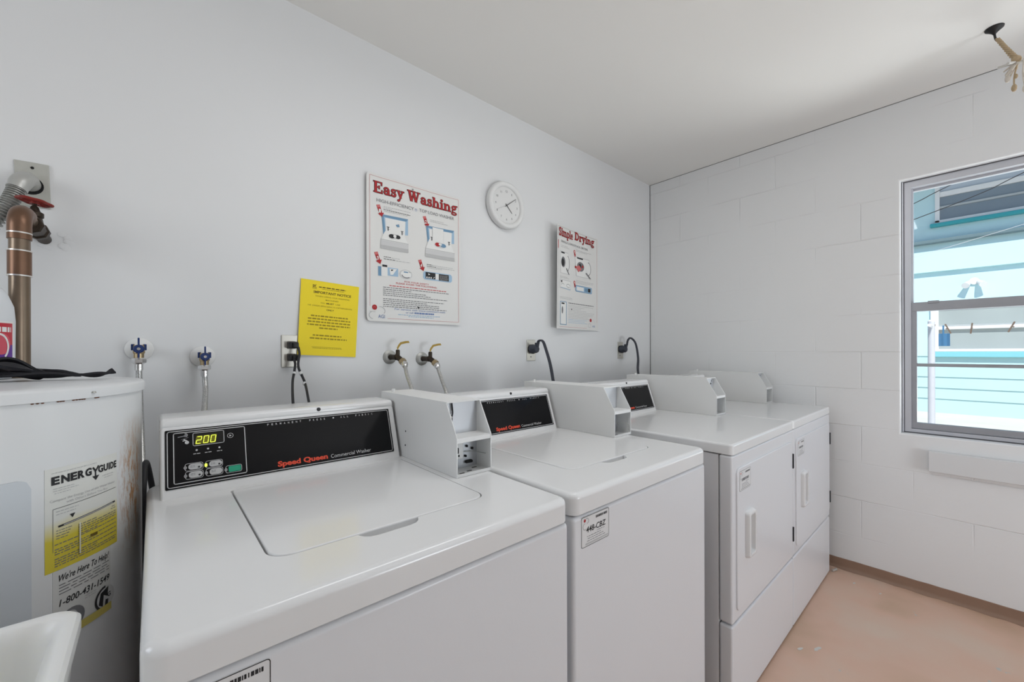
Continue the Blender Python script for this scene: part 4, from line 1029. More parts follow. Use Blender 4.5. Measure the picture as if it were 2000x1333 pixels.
# ---- outlets and cords
def cover(x0, x1, z0, z1, m, t, name='cover_plate'):
    return obj(name, MB().box(x0, x1, WALL_Y - .005, WALL_Y - .0003, z0, z1, .0025, 2), m, t)
t = thing('power_outlet', 'steel outlet plate partly covered by the yellow notice', 'outlet', (.39, WALL_Y, 1.225), 'wall outlets')
cp = cover(.348, .406, 1.167, 1.285, plate_steel, t)
obj('socket', MB().box(.366, .396, WALL_Y - .0075, WALL_Y - .004, 1.235, 1.262, .003, 2).box(.366, .396, WALL_Y - .0075, WALL_Y - .004, 1.190, 1.217, .003, 2), mat('socket_ivory', (0.25, 0.22, 0.18), .4), t)
def small_cord(label, px, z, pts, tags, m=black_rubber):
    c = thing('appliance_cord', label, 'cord', (px, WALL_Y - .03, z), 'black cords plugged in under the notice')
    obj('plug', MB().box(px - .020, px + .012, WALL_Y - .040, WALL_Y - .0078, z - .012, z + .012, .004, 2).box(px - .010, px + .010, WALL_Y - .050, WALL_Y - .036, z - .010, z + .009, .004, 2), black_matte, c)
    obj('cable', MB().tube(smooth_path(pts, 8), .0042, 10), m, c)
    for q, r_ in tags: obj('wire_tag', MB().tube([q, r_], .0060, 10), mat('tag_white', (0.75, 0.75, 0.75), .5), c)
small_cord('black cord from the upper socket, slanting right behind the nearest washer', .386, 1.248, [(.394, 1.614, 1.240), (.394, 1.600, 1.215), (.388, 1.590, 1.170), (.400, 1.555, 1.115), (.392, 1.48, 1.06), (.39, 1.40, .95), (.39, 1.36, .80)], [((.391, 1.580, 1.151), (.394, 1.574, 1.143)), ((.399, 1.556, 1.116), (.399, 1.551, 1.108))])
small_cord('black cord from the lower socket, hanging straight down behind the nearest washer', .386, 1.202, [(.380, 1.614, 1.196), (.380, 1.600, 1.180), (.375, 1.590, 1.155), (.360, 1.55, 1.12), (.340, 1.46, 1.06), (.335, 1.40, .95), (.33, 1.36, .80)], [((.3735, 1.586, 1.150), (.371, 1.580, 1.144))])

def heavy_outlet(label_o, label_c, x0, x1, pc, pts, grp):
    t = thing('power_outlet', label_o, 'outlet', ((x0 + x1) / 2, WALL_Y, 1.228), 'wall outlets')
    cover(x0, x1, 1.170, 1.288, plate_steel, t); obj('socket', MB().lathe([(.024, -.0045), (.024, -.008)], (pc, WALL_Y, 1.238), 'y', 24), black_matte, t)
    obj('plate_screw', MB().lathe([(.0035, -.0045), (.003, -.0062)], (pc, WALL_Y, 1.192), 'y', 10), void, t)
    c = thing('appliance_cord', label_c, 'cord', (pc, WALL_Y - .03, 1.238), 'thick dryer cords')
    obj('plug', MB().lathe([(.022, -.0085), (.027, -.012), (.027, -.030), (.023, -.036), (.022, -.052), (.017, -.057)], (pc, WALL_Y, 1.236), 'y', 8).box(pc - .006, pc + .014, WALL_Y - .06, WALL_Y - .04, 1.248, 1.272, .004, 2), mat('slate_plug', (0.035, 0.04, 0.055), .45), c, sharp=60)
    cb = MB(); path = smooth_path(pts, 8); n = len(path); rings = []
    for i, q in enumerate(path):
        tg = (path[min(i + 1, n - 1)] - path[max(i - 1, 0)]).normalized(); side = Vector((1, 0, 0)); side = (side - tg * side.dot(tg)).normalized(); nn = tg.cross(side)
        rings.append([q + side * .0105 * math.cos(a) * (1.0) + nn * .0055 * math.sin(a) for a in [2 * math.pi * k / 14 for k in range(14)]])
    cb.loft(rings); obj('cable', cb, mat('slate_cable', (0.03, 0.033, 0.045), .5), c)
heavy_outlet('small steel outlet plate near the curled poster, holding a round black plug', 'thick black cord dropping behind the middle of the row from the left round plug', 1.574, 1.642, 1.604,
             [(1.604, 1.600, 1.262), (1.606, 1.594, 1.281), (1.618, 1.575, 1.278), (1.618, 1.550, 1.230), (1.596, 1.500, 1.155), (1.564, 1.45, 1.075), (1.55, 1.41, .95), (1.55, 1.38, .75)], 0)
heavy_outlet('small steel outlet plate close to the room corner', 'thick black cord arching over and down beside the room corner', 2.458, 2.523, 2.482,
             [(2.482, 1.600, 1.262), (2.484, 1.592, 1.300), (2.505, 1.580, 1.313), (2.530, 1.560, 1.274), (2.495, 1.520, 1.175), (2.412, 1.47, 1.084), (2.39, 1.42, .95), (2.38, 1.38, .75)], 0)

# ---- water valves with hoses
def quarter_valve(label, x, z, pts, hlabel):
    t = thing('water_valve', label, 'valve', (x, WALL_Y, z), 'white flanged stop valves')
    obj('wall_flange', MB().lathe([(.034, 0), (.033, -.004), (.024, -.009), (.012, -.012)], (x, WALL_Y - .0003, z), 'y', 32), plastic_w, t)
    Y = WALL_Y - .058
    b = MB().lathe([(.009, -.010), (.009, -.045)], (x, WALL_Y, z), 'y', 16).lathe([(.0125, .012), (.0135, .006), (.0135, -.012), (.0115, -.014), (.0115, -.026)], (x, Y, z), 'z', 16).lathe([(.012, 0.012), (.012, -.012), (.009, -.018)], (x, Y, z), 'y', 16)
    obj('valve_body', b, brass, t)
    h = MB().lathe([(.0125, -.016), (.0125, -.022), (.010, -.024)], (x, Y, z), 'y', 20).box(x - .0022, x + .0022, Y - .026, Y - .018, z + .008, z + .032, .001, 1).box(x - .0022, x + .0022, Y - .026, Y - .018, z - .026, z - .008, .001, 1)
    for s in (-1, 1): h.box(x + s * .013 - .004, x + s * .013 + .004, Y - .004, Y + .004, z - .004, z + .014, .001, 1)
    obj('handle', h, blue_handle, t); obj('handle_screw', MB().lathe([(.005, -.024), (.004, -.027)], (x, Y, z), 'y', 12), chrome, t)
    g = thing('water_hose', hlabel, 'hose', (x, Y, z - .03), 'braided water hoses')
    obj('hose_nut', MB().lathe([(.0150, -.0275), (.0165, -.030), (.0165, -.040), (.0105, -.044)], (x, Y, z), 'z', 6).lathe([(.0095, -.043), (.0095, -.062)], (x, Y, z), 'z', 16), chrome, g)
    obj('hose', MB().tube(smooth_path(pts, 8), .0072, 14), braid, g)
quarter_valve('leftmost blue-handled valve on a white wall flange, above the water heater', -.031, 1.233, [(-.031, 1.6033, 1.176), (-.030, 1.600, 1.13), (-.026, 1.57, 1.0), (-.022, 1.50, .88), (-.020, 1.42, .70), (-.0, 1.36, .5)], 'braided hose dropping between the water heater and the nearest washer')
quarter_valve('second blue-handled valve on a white wall flange, right of the water heater', .1215, 1.209, [(.1215, 1.6033, 1.152), (.1225, 1.600, 1.13), (.122, 1.58, 1.10), (.113, 1.50, 1.045), (.105, 1.42, .93), (.10, 1.37, .7)], 'braided hose dropping behind the digital display of the nearest washer')

def lever_valve(label, x, z, pts, hlabel):
    t = thing('water_valve', label, 'valve', (x, WALL_Y, z), 'lever handled brass valves')
    obj('wall_flange', MB().lathe([(.030, 0), (.030, -.003), (.022, -.008), (.014, -.010)], (x, WALL_Y - .0003, z), 'y', 24), steel, t)
    b = MB().tube([(x, WALL_Y - .008, z), (x + .004, WALL_Y - .030, z), (x + .008, WALL_Y - .056, z - .001)], [.012, .011, .0125], 12)
    b.tube([(x + .006, WALL_Y - .050, z + .006), (x + .016, WALL_Y - .076, z - .012), (x + .019, WALL_Y - .084, z - .018)], [.0115, .0115, .0125], 12)
    b.lathe([(.0085, 0), (.0085, .022), (.006, .026)], (x + .010, WALL_Y - .058, z + .006), 'z', 12)
    obj('valve_body', b, dark_brass, t)
    obj('collar', MB().tube([(x + .0165, WALL_Y - .078, z - .013), (x + .0215, WALL_Y - .090, z - .023)], [.0150, .0150], 6), brass, t)
    hp = MB(); a = Vector((x + .008, WALL_Y - .062, z + .030))
    path = [a, a + Vector((.004, -.004, .012)), a + Vector((.012, -.008, .024)), a + Vector((.030, -.018, .029)), a + Vector((.042, -.024, .030))]
    rg = []
    for i, q in enumerate(path):
        w_ = (.010, .010, .010, .009, .006)[i]; tt_ = .0085; rg.append([q + Vector((-w_ * .45, -w_ * .9, 0)), q + Vector((w_ * .45, w_ * .9, 0)), q + Vector((w_ * .45 - tt_ * .5, w_ * .9, tt_)), q + Vector((-w_ * .45 - tt_ * .5, -w_ * .9, tt_))])
    hp.loft(rg); obj('lever', hp, lever_y, t)
    g = thing('water_hose', hlabel, 'hose', (x, WALL_Y - .09, z - .03), 'braided water hoses')
    p0 = Vector((x + .0222, WALL_Y - .092, z - .0245)); d = (Vector(pts[0]) - p0).normalized()
    obj('hose_nut', MB().tube([p0, p0 + d * .012, p0 + d * .022], [.0135, .0135, .0095], 12), chrome, g)
    obj('hose', MB().tube(smooth_path([p0 + d * .018] + pts, 8), .0075, 14), braid, g)
lever_valve('left brass lever valve on the wall behind the second washer', .763, 1.200, [(.7715, 1.515, 1.1235), (.764, 1.46, 1.069), (.757, 1.40, .97), (.75, 1.36, .8)], 'braided hose from the left lever valve down behind the second washer')
lever_valve('right brass lever valve on the wall behind the second washer', .918, 1.191, [(.932, 1.515, 1.1025), (.922, 1.46, 1.047), (.914, 1.40, .95), (.91, 1.36, .8)], 'braided hose from the right lever valve down behind the second washer')

# ================================================================== WATER HEATER CORNER
TX, TY, TR = -.297, 1.229, .280
t = thing('water_heater', 'tall white cylindrical water heater with rust stains and an energy label', 'water heater', (TX, TY, 0))
obj('tank', MB().lathe([(TR - .006, .03), (TR - .002, .05), (TR - .002, 1.150)], (TX, TY, 0), 'z', 96), tank_enamel, t, sharp=40)
obj('base_ring', MB().lathe([(TR - .03, 0), (TR - .03, .035)], (TX, TY, 0), 'z', 48), steel, t)
obj('top_cover', MB().lathe([(TR - .0015, 1.141), (TR + .0025, 1.142), (TR + .003, 1.157), (TR - .001, 1.1625), (TR - .012, 1.1645), (.12, 1.168), (.0005, 1.169)], (TX, TY, 0), 'z', 96), mat('heater_cap', (0.76, 0.77, 0.78), .3), t, sharp=50)
obj('cover_screw', MB().lathe([(.004, 0), (.003, .003)], (TX + TR * math.cos(R(-40)) + .002, TY + TR * math.sin(R(-40)) - .002, 1.150), 'z', 8), steel, t)
rs = MB()
for (a, w_) in ((-46, 4), (-44, 3), (-50.5, 3), (-57, 5), (-38.5, 2)):
    for k in range(3): 
        aa = R(a + k * w_ / 4); rs.sphere((TX + (TR - .001) * math.cos(aa), TY + (TR - .001) * math.sin(aa), 1.1405), .0016, 1.4, 1.4, .7, 6)
obj('rust_spots', rs, mat('rust', (0.16, 0.05, 0.015), .9), t)
def cyl_map(a0, ztop, rad=TR - .002):
    """u along the circumference to the right of angle a0 (degrees), v down"""
    return lambda u, v, h: (TX + (rad + h) * math.cos(R(a0) + u / 1000 / rad), TY + (rad + h) * math.sin(R(a0) + u / 1000 / rad), ztop - v / 1000)
# access panel
mpa = cyl_map(-93, 1.022)
obj_ = sheet('access_panel', mpa, 172, 350, mat('access_panel_grey', (0.62, 0.655, 0.69), .35), t, .004, 16, 24, 1)
# energy label
mpe = cyl_map(-54.0, 1.030)
lab = sheet('energy_label', mpe, 122, 172, energy_sticker, t, .0005, 0, 16, 2)
p = Print(mpe, .0011, .0003, 8)
rise = 0.0
for ch, a, b, w_ in (('E', 8, 19, 1), ('N', 21, 33, 1), ('E', 34, 44, 1), ('R', 45, 56, 1), ('G', 57, 68, 1)): p.text(ch, a, b, 27, 12.5, black_print, 0, .05)
p.line(70, 15, 75, 22, 3, black_print); p.line(81, 14, 74, 24, 3, black_print); p.line(75, 22, 75, 32, 2.4, black_print); p.poly([(69, 31), (82, 31), (75.5, 39)], black_print)
for ch, a, b in (('G', 80, 90), ('U', 91, 100), ('I', 101.5, 104), ('D', 105.5, 113), ('E', 114, 120)): p.text(ch, a, b, 27, 12.0, black_print, 0, .04)
p.scrib(8, 78, 8.5, .9, grey_print, 0, 0, 1, 5)
for i, (a, b, v) in enumerate(((10, 40, 35), (10, 46, 39), (12, 34, 43), (88, 112, 36), (92, 110, 40))): p.scrib(a, b, v, 1.1, grey_print, 0, 0, i, 5)
p.text('Compare the Energy Use of this Water Heater', 6, 116, 56, 4.2, grey_print); p.text('with Others Before You Buy.', 28, 100, 63, 4.2, grey_print)
p.line(10, 68, 118, 66, .7, black_print, 0, 12); p.line(10, 68, 10, 140, .6, faint_print, 0, 3)
p.scrib(14, 46, 74, 1.3, grey_print, 0, 0, 3, 5); p.scrib(14, 42, 79, 1.3, grey_print, 0, 0, 4, 5)
p.poly([(33, 84), (41, 84), (37, 91)], black_print)
p.line(17, 99, 116, 92, 3.2, black_print, 0, 14); p.line(24, 98.5, 110, 92.4, 1.2, light_print, 1, 14)
for i in range(4): p.scrib(14, 36 - i * 2, 106 + i * 4.4, 1.2, faint_print, 0, 0, i, 5)
p.scrib(108, 117, 100, 1.2, faint_print); p.scrib(106, 117, 104, 1.2, faint_print)
for i in range(15):
    v = 109 + i * 4.0
    a = 12 if i > 4 else 42; b = 118 - (0 if i % 4 else 40)
    if i in (6, 10): continue
    p.scrib(a if i > 4 else 46, b, v, 1.5, faint_print, 0, 0.035, i, 7)
p.rect(66, 78, 133, 138, yellow_print, 1)
p.build('energy_print', lab)
st = Print(mpe, .0026, .0003); st.rect(46, 48.2, 104, 158, mat('torn_strip', (0.74, 0.73, 0.62), .6), 0, 1)
st.build('worn_strip', lab)
mph = cyl_map(-52.0, .857)
lab = sheet('help_label', mph, 96, 118, mat('pale_label', (0.68, 0.68, 0.66), .5), t, .0004, 0, 14, 2)
p = Print(mph, .0009, .0003, 8)
p.text("We're Here To Help!", 8, 92, 19, 11, black_print, 0, .01, .35); 
for i in range(4): p.scrib(8, 92, 26 + i * 5.0, 1.4, faint_print, 0, 0, i, 16)
p.text('1-800-431-1549', 8, 93, 61, 11, black_print, 0, .012, .2)
p.scrib(46, 66, 66, 1.2, grey_print, 0, 0, 1, 6); p.scrib(46, 66, 70, 1.2, grey_print, 0, 0, 2, 6)
p.disc(26, 92, 20, faint_print, 0); p.disc(22, 88, 12, grey_print, 1)
p.disc(84, 90, 21, light_print, 0, .95); p.arc(84, 90, 19, 20, 90, 290, 4, black_print, 1); p.poly([(74, 78), (90, 72), (88, 90), (80, 84), (78, 104), (70, 98)], black_print, 2); p.poly([(84, 94), (90, 96), (88, 108), (82, 106)], black_print, 2); p.text('G', 88, 95, 92, 8, black_print, 2, .02)
p.rect(0, 96, 104, 118, mat('label_yellow_strip', (0.62, 0.52, 0.14), .5), 3, 12)
p.build('help_print', lab)

# ---- copper pipe with gate valve
t = thing('copper_pipe', 'brown copper water pipe rising from the heater, with a red handwheel near the wall', 'pipe', (-.225, 1.42, 1.168))
v = MB().tube([(-.225, 1.42, 1.1662), (-.225, 1.42, 1.500)], .0165, 24); obj('vertical_pipe', v, copper_l, t)
obj('coupling', MB().tube([(-.225, 1.42, 1.398), (-.225, 1.42, 1.452)], .0185, 24), copper, t)
el = MB().tube([(-.225, 1.42, 1.478)] + [(-.225, 1.42 + .036 - .036 * math.cos(a), 1.508 + .036 * math.sin(a)) for a in [R(9 * k) for k in range(11)]] + [(-.225, 1.475, 1.544)], .0190, 24); obj('elbow', el, copper, t)
for z in (1.396, 1.452, 1.492): obj('solder_ring', MB().tube([(-.225, 1.42, z - .0014), (-.225, 1.42, z + .0014)], .0194, 24), solder, t)
obj('horizontal_pipe', MB().tube([(-.225, 1.47, 1.544), (-.225, 1.520, 1.541)], .0155, 20), copper_l, t)
vb = MB().lathe([(.019, -.150), (.022, -.147), (.022, -.130), (.018, -.126), (.019, -.105), (.018, -.084), (.022, -.080), (.022, -.060)], (-.222, WALL_Y, 1.536), 'y', 8)
vb.lathe([(.016, .010), (.013, .026), (.016, .028), (.016, .038), (.010, .042), (.007, .052), (.004, .056), (.004, .066)], (-.222, WALL_Y - .105, 1.536), 'z', 12)
obj('gate_valve', vb, dark_brass, t)
hw = MB(); cw = Vector((-.222, WALL_Y - .105, 1.602)); tilt = Matrix.Rotation(R(8), 3, 'Y')
ring = []
for k in range(40):
    a = 2 * math.pi * k / 40; rr = .0275 + .002 * math.cos(6 * a); ring.append(cw + tilt @ Vector((rr * math.cos(a), rr * math.sin(a), 0)))
rings = []
for k in range(40):
    c_ = ring[k]; out = (c_ - cw).normalized(); up_ = tilt @ Vector((0, 0, 1)); rings.append([c_ + out * .0042 * math.cos(b_) + up_ * .0038 * math.sin(b_) for b_ in [2 * math.pi * j / 8 for j in range(8)]])
rings.append(rings[0]); hw.loft(rings, False, False)
for k in range(5):
    a = 2 * math.pi * k / 5; hw.tube([cw, cw + tilt @ Vector((.026 * math.cos(a), .026 * math.sin(a), 0))], .0032, 8)
hw.lathe([(.009, -.006), (.009, .005), (.004, .007)], cw, 'z', 14)
bmesh.ops.remove_doubles(hw.bm, verts=hw.bm.verts, dist=1e-5)
obj('handwheel', hw, red_iron, t)
obj('wall_stub', MB().tube([(-.222, WALL_Y - .062, 1.536), (-.220, WALL_Y + .004, 1.530)], .014, 16), dark_brass, t)
pt = MB(); rnd = random.Random(2)
for k in range(26):
    a = rnd.uniform(0, 6.28); r_ = rnd.uniform(.018, .036); pt.sphere((-.205 + r_ * math.cos(a), WALL_Y - .001, 1.527 + r_ * math.sin(a) * .8), rnd.uniform(.004, .008), 1.3, .10, 1, 10)
obj('plaster_patch', pt, white_paint, t)

# ---- junction box cover and flexible conduit
t = thing('electrical_conduit', 'grey flexible metal conduit running from a square wall plate, above the copper pipe', 'conduit', (-.24, WALL_Y, 1.68))
obj('cover_plate', MB().box(-.270, -.209, WALL_Y - .006, WALL_Y - .0003, 1.612, 1.730, .0015, 2, Matrix.Rotation(R(-2), 3, 'Y'), (-.24, WALL_Y, 1.67)), mat('dull_zinc', (0.50, 0.50, 0.46), .5, .35, vary=.12, vscale=40), t)
obj('knockout_hole', MB().lathe([(.0035, -.0062), (.0035, -.0066)], (-.240, WALL_Y, 1.715), 'y', 12), void, t, wn=False)
obj('knockout_ring', MB().lathe([(.0245, -.0060), (.0245, -.0072), (.021, -.0072)], (-.244, WALL_Y, 1.668), 'y', 28), void, t, wn=False)
cn = MB(); q0 = Vector((-.244, WALL_Y - .008, 1.670)); pth = smooth_path([q0, q0 + Vector((-.001, -.025, .003)), q0 + Vector((-.007, -.046, -.010)), q0 + Vector((-.014, -.055, -.034))], 6)
cn.tube(pth, [.0205] * (len(pth) - 4) + [.0195, .0190, .0190, .0190], 20)
cn.box(-.275, -.255, WALL_Y - .052, WALL_Y - .040, 1.640, 1.650, .002, 1)
obj('connector', cn, mat('cast_zinc', (0.52, 0.52, 0.50), .4, .6), t); obj('set_screw', MB().lathe([(.003, 0), (.003, -.003)], (-.252, WALL_Y - .066, 1.660), 'y', 10), void, t)
fl = smooth_path([(-.258, WALL_Y - .063, 1.637), (-.268, WALL_Y - .070, 1.600), (-.285, WALL_Y - .075, 1.560), (-.315, WALL_Y - .082, 1.500), (-.37, WALL_Y - .09, 1.42), (-.42, WALL_Y - .10, 1.32), (-.44, WALL_Y - .14, 1.24), (-.44, WALL_Y - .20, 1.205), (-.44, WALL_Y - .27, 1.190)], 26)
obj('flexible_conduit', MB().tube(fl, [.0150 + .0022 * (1 if k % 4 < 2 else -1) for k in range(len(fl))], 16), mat('flex_steel', (0.40, 0.40, 0.38), .4, .7), t, sharp=70)

# ---- detergent jug on the heater
JX, JY, JZ = -.294, 1.33, 1.169
t = thing('detergent_jug', 'white plastic jug with a red and purple label on top of the water heater', 'jug', (JX, JY, JZ))
prof = [(.070, 0), (.076, .006), (.077, .12), (.075, .150), (.066, .178), (.050, .200), (.030, .216), (.021, .222), (.021, .236)]
obj('jug_body', MB().lathe(prof, (JX, JY, JZ), 'z', 48), mat('jug_plastic', (0.74, 0.76, 0.79), .35), t, sharp=60)
obj('jug_cap', MB().lathe([(.025, .226), (.026, .228), (.026, .250), (.023, .254)], (JX, JY, JZ), 'z', 24), mat('jug_cap_blue', (0.03, .06, .4), .4), t)
obj('jug_handle', MB().tube(smooth_path([(JX - .050, JY, JZ + .195), (JX - .080, JY, JZ + .205), (JX - .100, JY, JZ + .18), (JX - .098, JY, JZ + .12), (JX - .074, JY, JZ + .09)], 6), .010, 12), MATS['jug_plastic'], t)
mpj = lambda u, v, h: (JX + (.0772 + h) * math.cos(R(-120) + u / 1000 / .0772), JY + (.0772 + h) * math.sin(R(-120) + u / 1000 / .0772), JZ + .118 - v / 1000)
lab = sheet('jug_label', mpj, 150, 92, wht_print, t, .0004, 0, 24, 1)
p = Print(mpj, .0007, .0003, 4)
p.rect(5, 145, 4, 48, mat('label_red', (0.55, .03, .05), .4), 0, 24); p.rect(5, 145, 48, 88, mat('label_purple', (0.12, .03, .30), .4), 0, 24)
p.disc(118, 46, 22, mat('label_rose', (0.65, .10, .14), .4), 1, .9); p.arc(112, 52, 20, 26, -50, 90, 4, wht_print, 2); p.scrib(100, 140, 22, 10, wht_print, 1, 0, 3, 9); p.disc(100, 80, 6, mat('label_yellow', (0.8, .6, .05), .4), 1)
p.build('label_artwork', lab)

# ---- black strap heaped on the heater
st = MB()
def ribbon(pts, w_, th=.0022):
    P = smooth_path(pts, 7); rg = []
    for i, q in enumerate(P):
        tg = (P[min(i + 1, len(P) - 1)] - P[max(i - 1, 0)]).normalized(); side = tg.cross(Vector((0, 0, 1)))
        side = side.normalized() if side.length > .05 else Vector((0, -1, 0)); tw = math.sin(i * .35) * .5; n_ = side.cross(tg).normalized(); s_ = (side * math.cos(tw) + n_ * math.sin(tw)); n2 = s_.cross(tg).normalized()
        rg.append([q + s_ * w_ + n2 * th, q - s_ * w_ + n2 * th, q - s_ * w_ - n2 * th, q + s_ * w_ - n2 * th])
    st.loft(rg)
Z0 = 1.1695
ribbon([(-.36, 1.20, Z0 + .010), (-.30, 1.195, Z0 + .012), (-.25, 1.20, Z0 + .030), (-.21, 1.215, Z0 + .040), (-.17, 1.23, Z0 + .018), (-.12, 1.245, Z0 + .008), (-.085, 1.26, Z0 + .006), (-.065, 1.265, Z0 + .013)], .009)
ribbon([(-.38, 1.17, Z0 + .007), (-.31, 1.165, Z0 + .008), (-.24, 1.175, Z0 + .012), (-.17, 1.195, Z0 + .010), (-.12, 1.215, Z0 + .008), (-.16, 1.235, Z0 + .016), (-.23, 1.235, Z0 + .022), (-.30, 1.225, Z0 + .014)], .010)
ribbon([(-.27, 1.19, Z0 + .014), (-.23, 1.18, Z0 + .030), (-.195, 1.19, Z0 + .028), (-.16, 1.21, Z0 + .008), (-.20, 1.22, Z0 + .010), (-.26, 1.215, Z0 + .018)], .010)
ribbon([(-.33, 1.185, Z0 + .020), (-.27, 1.18, Z0 + .024), (-.22, 1.185, Z0 + .020), (-.18, 1.20, Z0 + .010)], .010)
tag(obj('strap', st, mat('black_webbing', (0.008, 0.008, 0.012), .7), origin=(-.22, 1.2, Z0)), 'tangled black strap lying on top of the water heater', 'strap')

# ---- dark drain hose in the gap beside the nearest washer
dh = MB().tube(smooth_path([(-.0195, 1.345, .0105), (-.0195, 1.345, .3), (-.0190, 1.34, .6), (-.0190, 1.335, .80), (-.018, 1.36, .90), (-.010, 1.42, .92), (.03, 1.46, .60)], 8), .0065, 12)
tag(obj('drain_hose', dh, black_rubber, origin=(-.0195, 1.345, 0)), 'dark hose in the narrow gap between water heater and nearest washer', 'hose')

# ---- laundry tub
t = thing('laundry_tub', 'cream plastic laundry tub in front of the water heater', 'sink', (-.33, .58, 0))
X0, X1, Y0, Y1, ZR = -.60, -.076, .34, .845, .8625
def ringz(bm, x0, x1, y0, y1, r, z): return [bm.verts.new((u, v, z)) for u, v in rrect(x0, x1, y0, y1, r, 8)]
bm = bmesh.new()
spec = [(.040, .52, .05), (.028, .53, .05), (.004, .838, .035), (-.001, .842, .032), (-.001, ZR - .004, .032), (.003, ZR, .030), (.013, ZR, .026), (.018, ZR - .004, .024), (.028, .84, .03), (.055, .56, .05), (.075, .54, .05)]
rs = [ringz(bm, X0 + i, X1 - i, Y0 + i, Y1 - i, r, z) for i, z, r in spec]
for a, b in zip(rs[:-1], rs[1:]):
    for i in range(len(a)): j = (i + 1) % len(a); bm.faces.new((a[i], a[j], b[j], b[i]))
bm.faces.new(list(reversed(rs[0]))); bm.faces.new(rs[-1]); obj('basin', bm, tub_m, t, sharp=40)
obj('drain', MB().lathe([(.038, 0), (.034, .003), (.030, .001)], (-.338, .60, .5405), 'z', 24), chrome, t)
for (a, b) in ((X0 + .06, Y0 + .06), (X1 - .06, Y0 + .06), (X0 + .06, Y1 - .06), (X1 - .06, Y1 - .06)):
    obj('leg', MB().lathe([(.016, 0), (.016, .02), (.020, .53)], (a, b, 0), 'z', 16), tub_m, t)

# ---- floor bits
tag(obj('bolt', MB().tube([(2.806, .516, .0075), (2.838, .506, .0075)], .0055, 10).tube([(2.838, .506, .0075), (2.844, .504, .0075)], .0074, 6), mat('pale_bolt', (0.66, 0.64, 0.60), .35, .5), origin=(2.82, .51, 0)), 'small metal bolt on the floor beside the far dryer', 'bolt')
rnd = random.Random(11)
for (x, y, s, lb) in ((1.985, .470, .010, 'white paint chip on the floor close to the dryer front'), (2.035, .425, .013, 'grey paint chip on the floor, further from the dryer than its neighbour'), (2.756, .415, .009, 'small pale paint chip on the floor before the far dryer'), (2.735, .31, .006, 'tiny pale paint chip near the window wall')):
    b = MB(); pts = []
    for k in range(9): a = 2 * math.pi * k / 9; r_ = s * rnd.uniform(.6, 1.2); pts.append((x + r_ * 1.5 * math.cos(a + .6), y + r_ * .8 * math.sin(a)))
    b.prism(pts, 'z', .0002, .0014); tag(obj('paint_chip', b, mat('chip_white', s2l(214, 210, 204), .6), origin=(x, y, 0)), lb, 'paint chip', 'paint chips on the floor')

# ---- hanging mobile at the ceiling by the window
t = thing('hanging_mobile', 'shell and twine mobile hanging from a black ceiling hook by the window', 'mobile', (2.525, -.059, CEIL))
hk = MB().lathe([(.027, 0), (.026, -.004), (.016, -.012), (.006, -.022), (.0045, -.026)], (2.525, -.059, CEIL - .0002), 'z', 24).tube(smooth_path([(2.525, -.059, CEIL - .022), (2.524, -.061, CEIL - .040), (2.522, -.064, CEIL - .052), (2.519, -.069, CEIL - .050)], 6), .0035, 10); obj('ceiling_hook', hk, black_matte, t)
tw = MB(); A = Vector((2.521, -.066, 2.462)); B = Vector((2.500, -.113, 2.343))
for ph in (0, 2.09, 4.19):
    P = []
    for k in range(60):
        s_ = k / 59; c_ = A.lerp(B, s_); a = ph + s_ * 22; r_ = .003 + .0035 * s_; P.append(c_ + Vector((math.cos(a) * r_, math.sin(a) * r_, 0)))
    tw.tube(P, [.0030 + .0012 * abs(math.sin(k * .45 + ph)) for k in range(60)], 8)
tw.sphere(B, .014, 1, 1, 1.1, 12); obj('twine', tw, twine, t)
dr = MB().tube(smooth_path([(2.50, -.066, 2.336), (2.50, -.095, 2.334), (2.50, -.113, 2.330), (2.50, -.150, 2.327), (2.49, -.21, 2.330)], 5), .0048, 8).tube(smooth_path([(2.45, -.09, 2.318), (2.50, -.113, 2.334), (2.54, -.16, 2.330)], 5), .0045, 8); obj('driftwood', dr, mat('bleached_driftwood', (0.66, 0.64, 0.60), .8), t)
sid = 0
for (dx, dy, L, m2) in ((0, 0.006, .055, shell), (.004, -.004, .095, twine), (-.012, -.018, .120, shell), (.01, -.03, .07, shell), (0, -.06, .11, twine), (-.01, -.085, .14, shell)):
    top = B + Vector((dx, dy, -.008)); end = top + Vector((dx * .6, dy * .6 + rnd.uniform(-.008, .012), -L)); s2 = MB().tube(smooth_path([top, top.lerp(end, .5) + Vector((.002, .004, 0)), end], 5), .0026, 6); s2.sphere(end, .010, .8, .8, 1.5, 10); s2.sphere(top.lerp(end, .55), .007, .8, .8, 1.4, 10); obj('shell_strand', s2, m2, t)
sr = MB()
for k in range(7): a = R(200 + 25 * k); e = B + Vector((.02 * math.cos(a), .032 * math.cos(a * 1.3), -.03 - .012 * (k % 3))); sr.tube([B + Vector((0, 0, -.008)), e], [.005, .0025], 6)
obj('shell_cluster', sr, shell, t)

# ================================================================== OUTSIDE
GZ = -.10
struct('ground', MB().box(3.12, 40, -22, 22, GZ - .3, GZ), sand, wn=False)
HX = 12.5
h = thing('neighbour_house', 'aqua blue wooden house seen through the window', 'house', (HX + 1, 0, GZ))
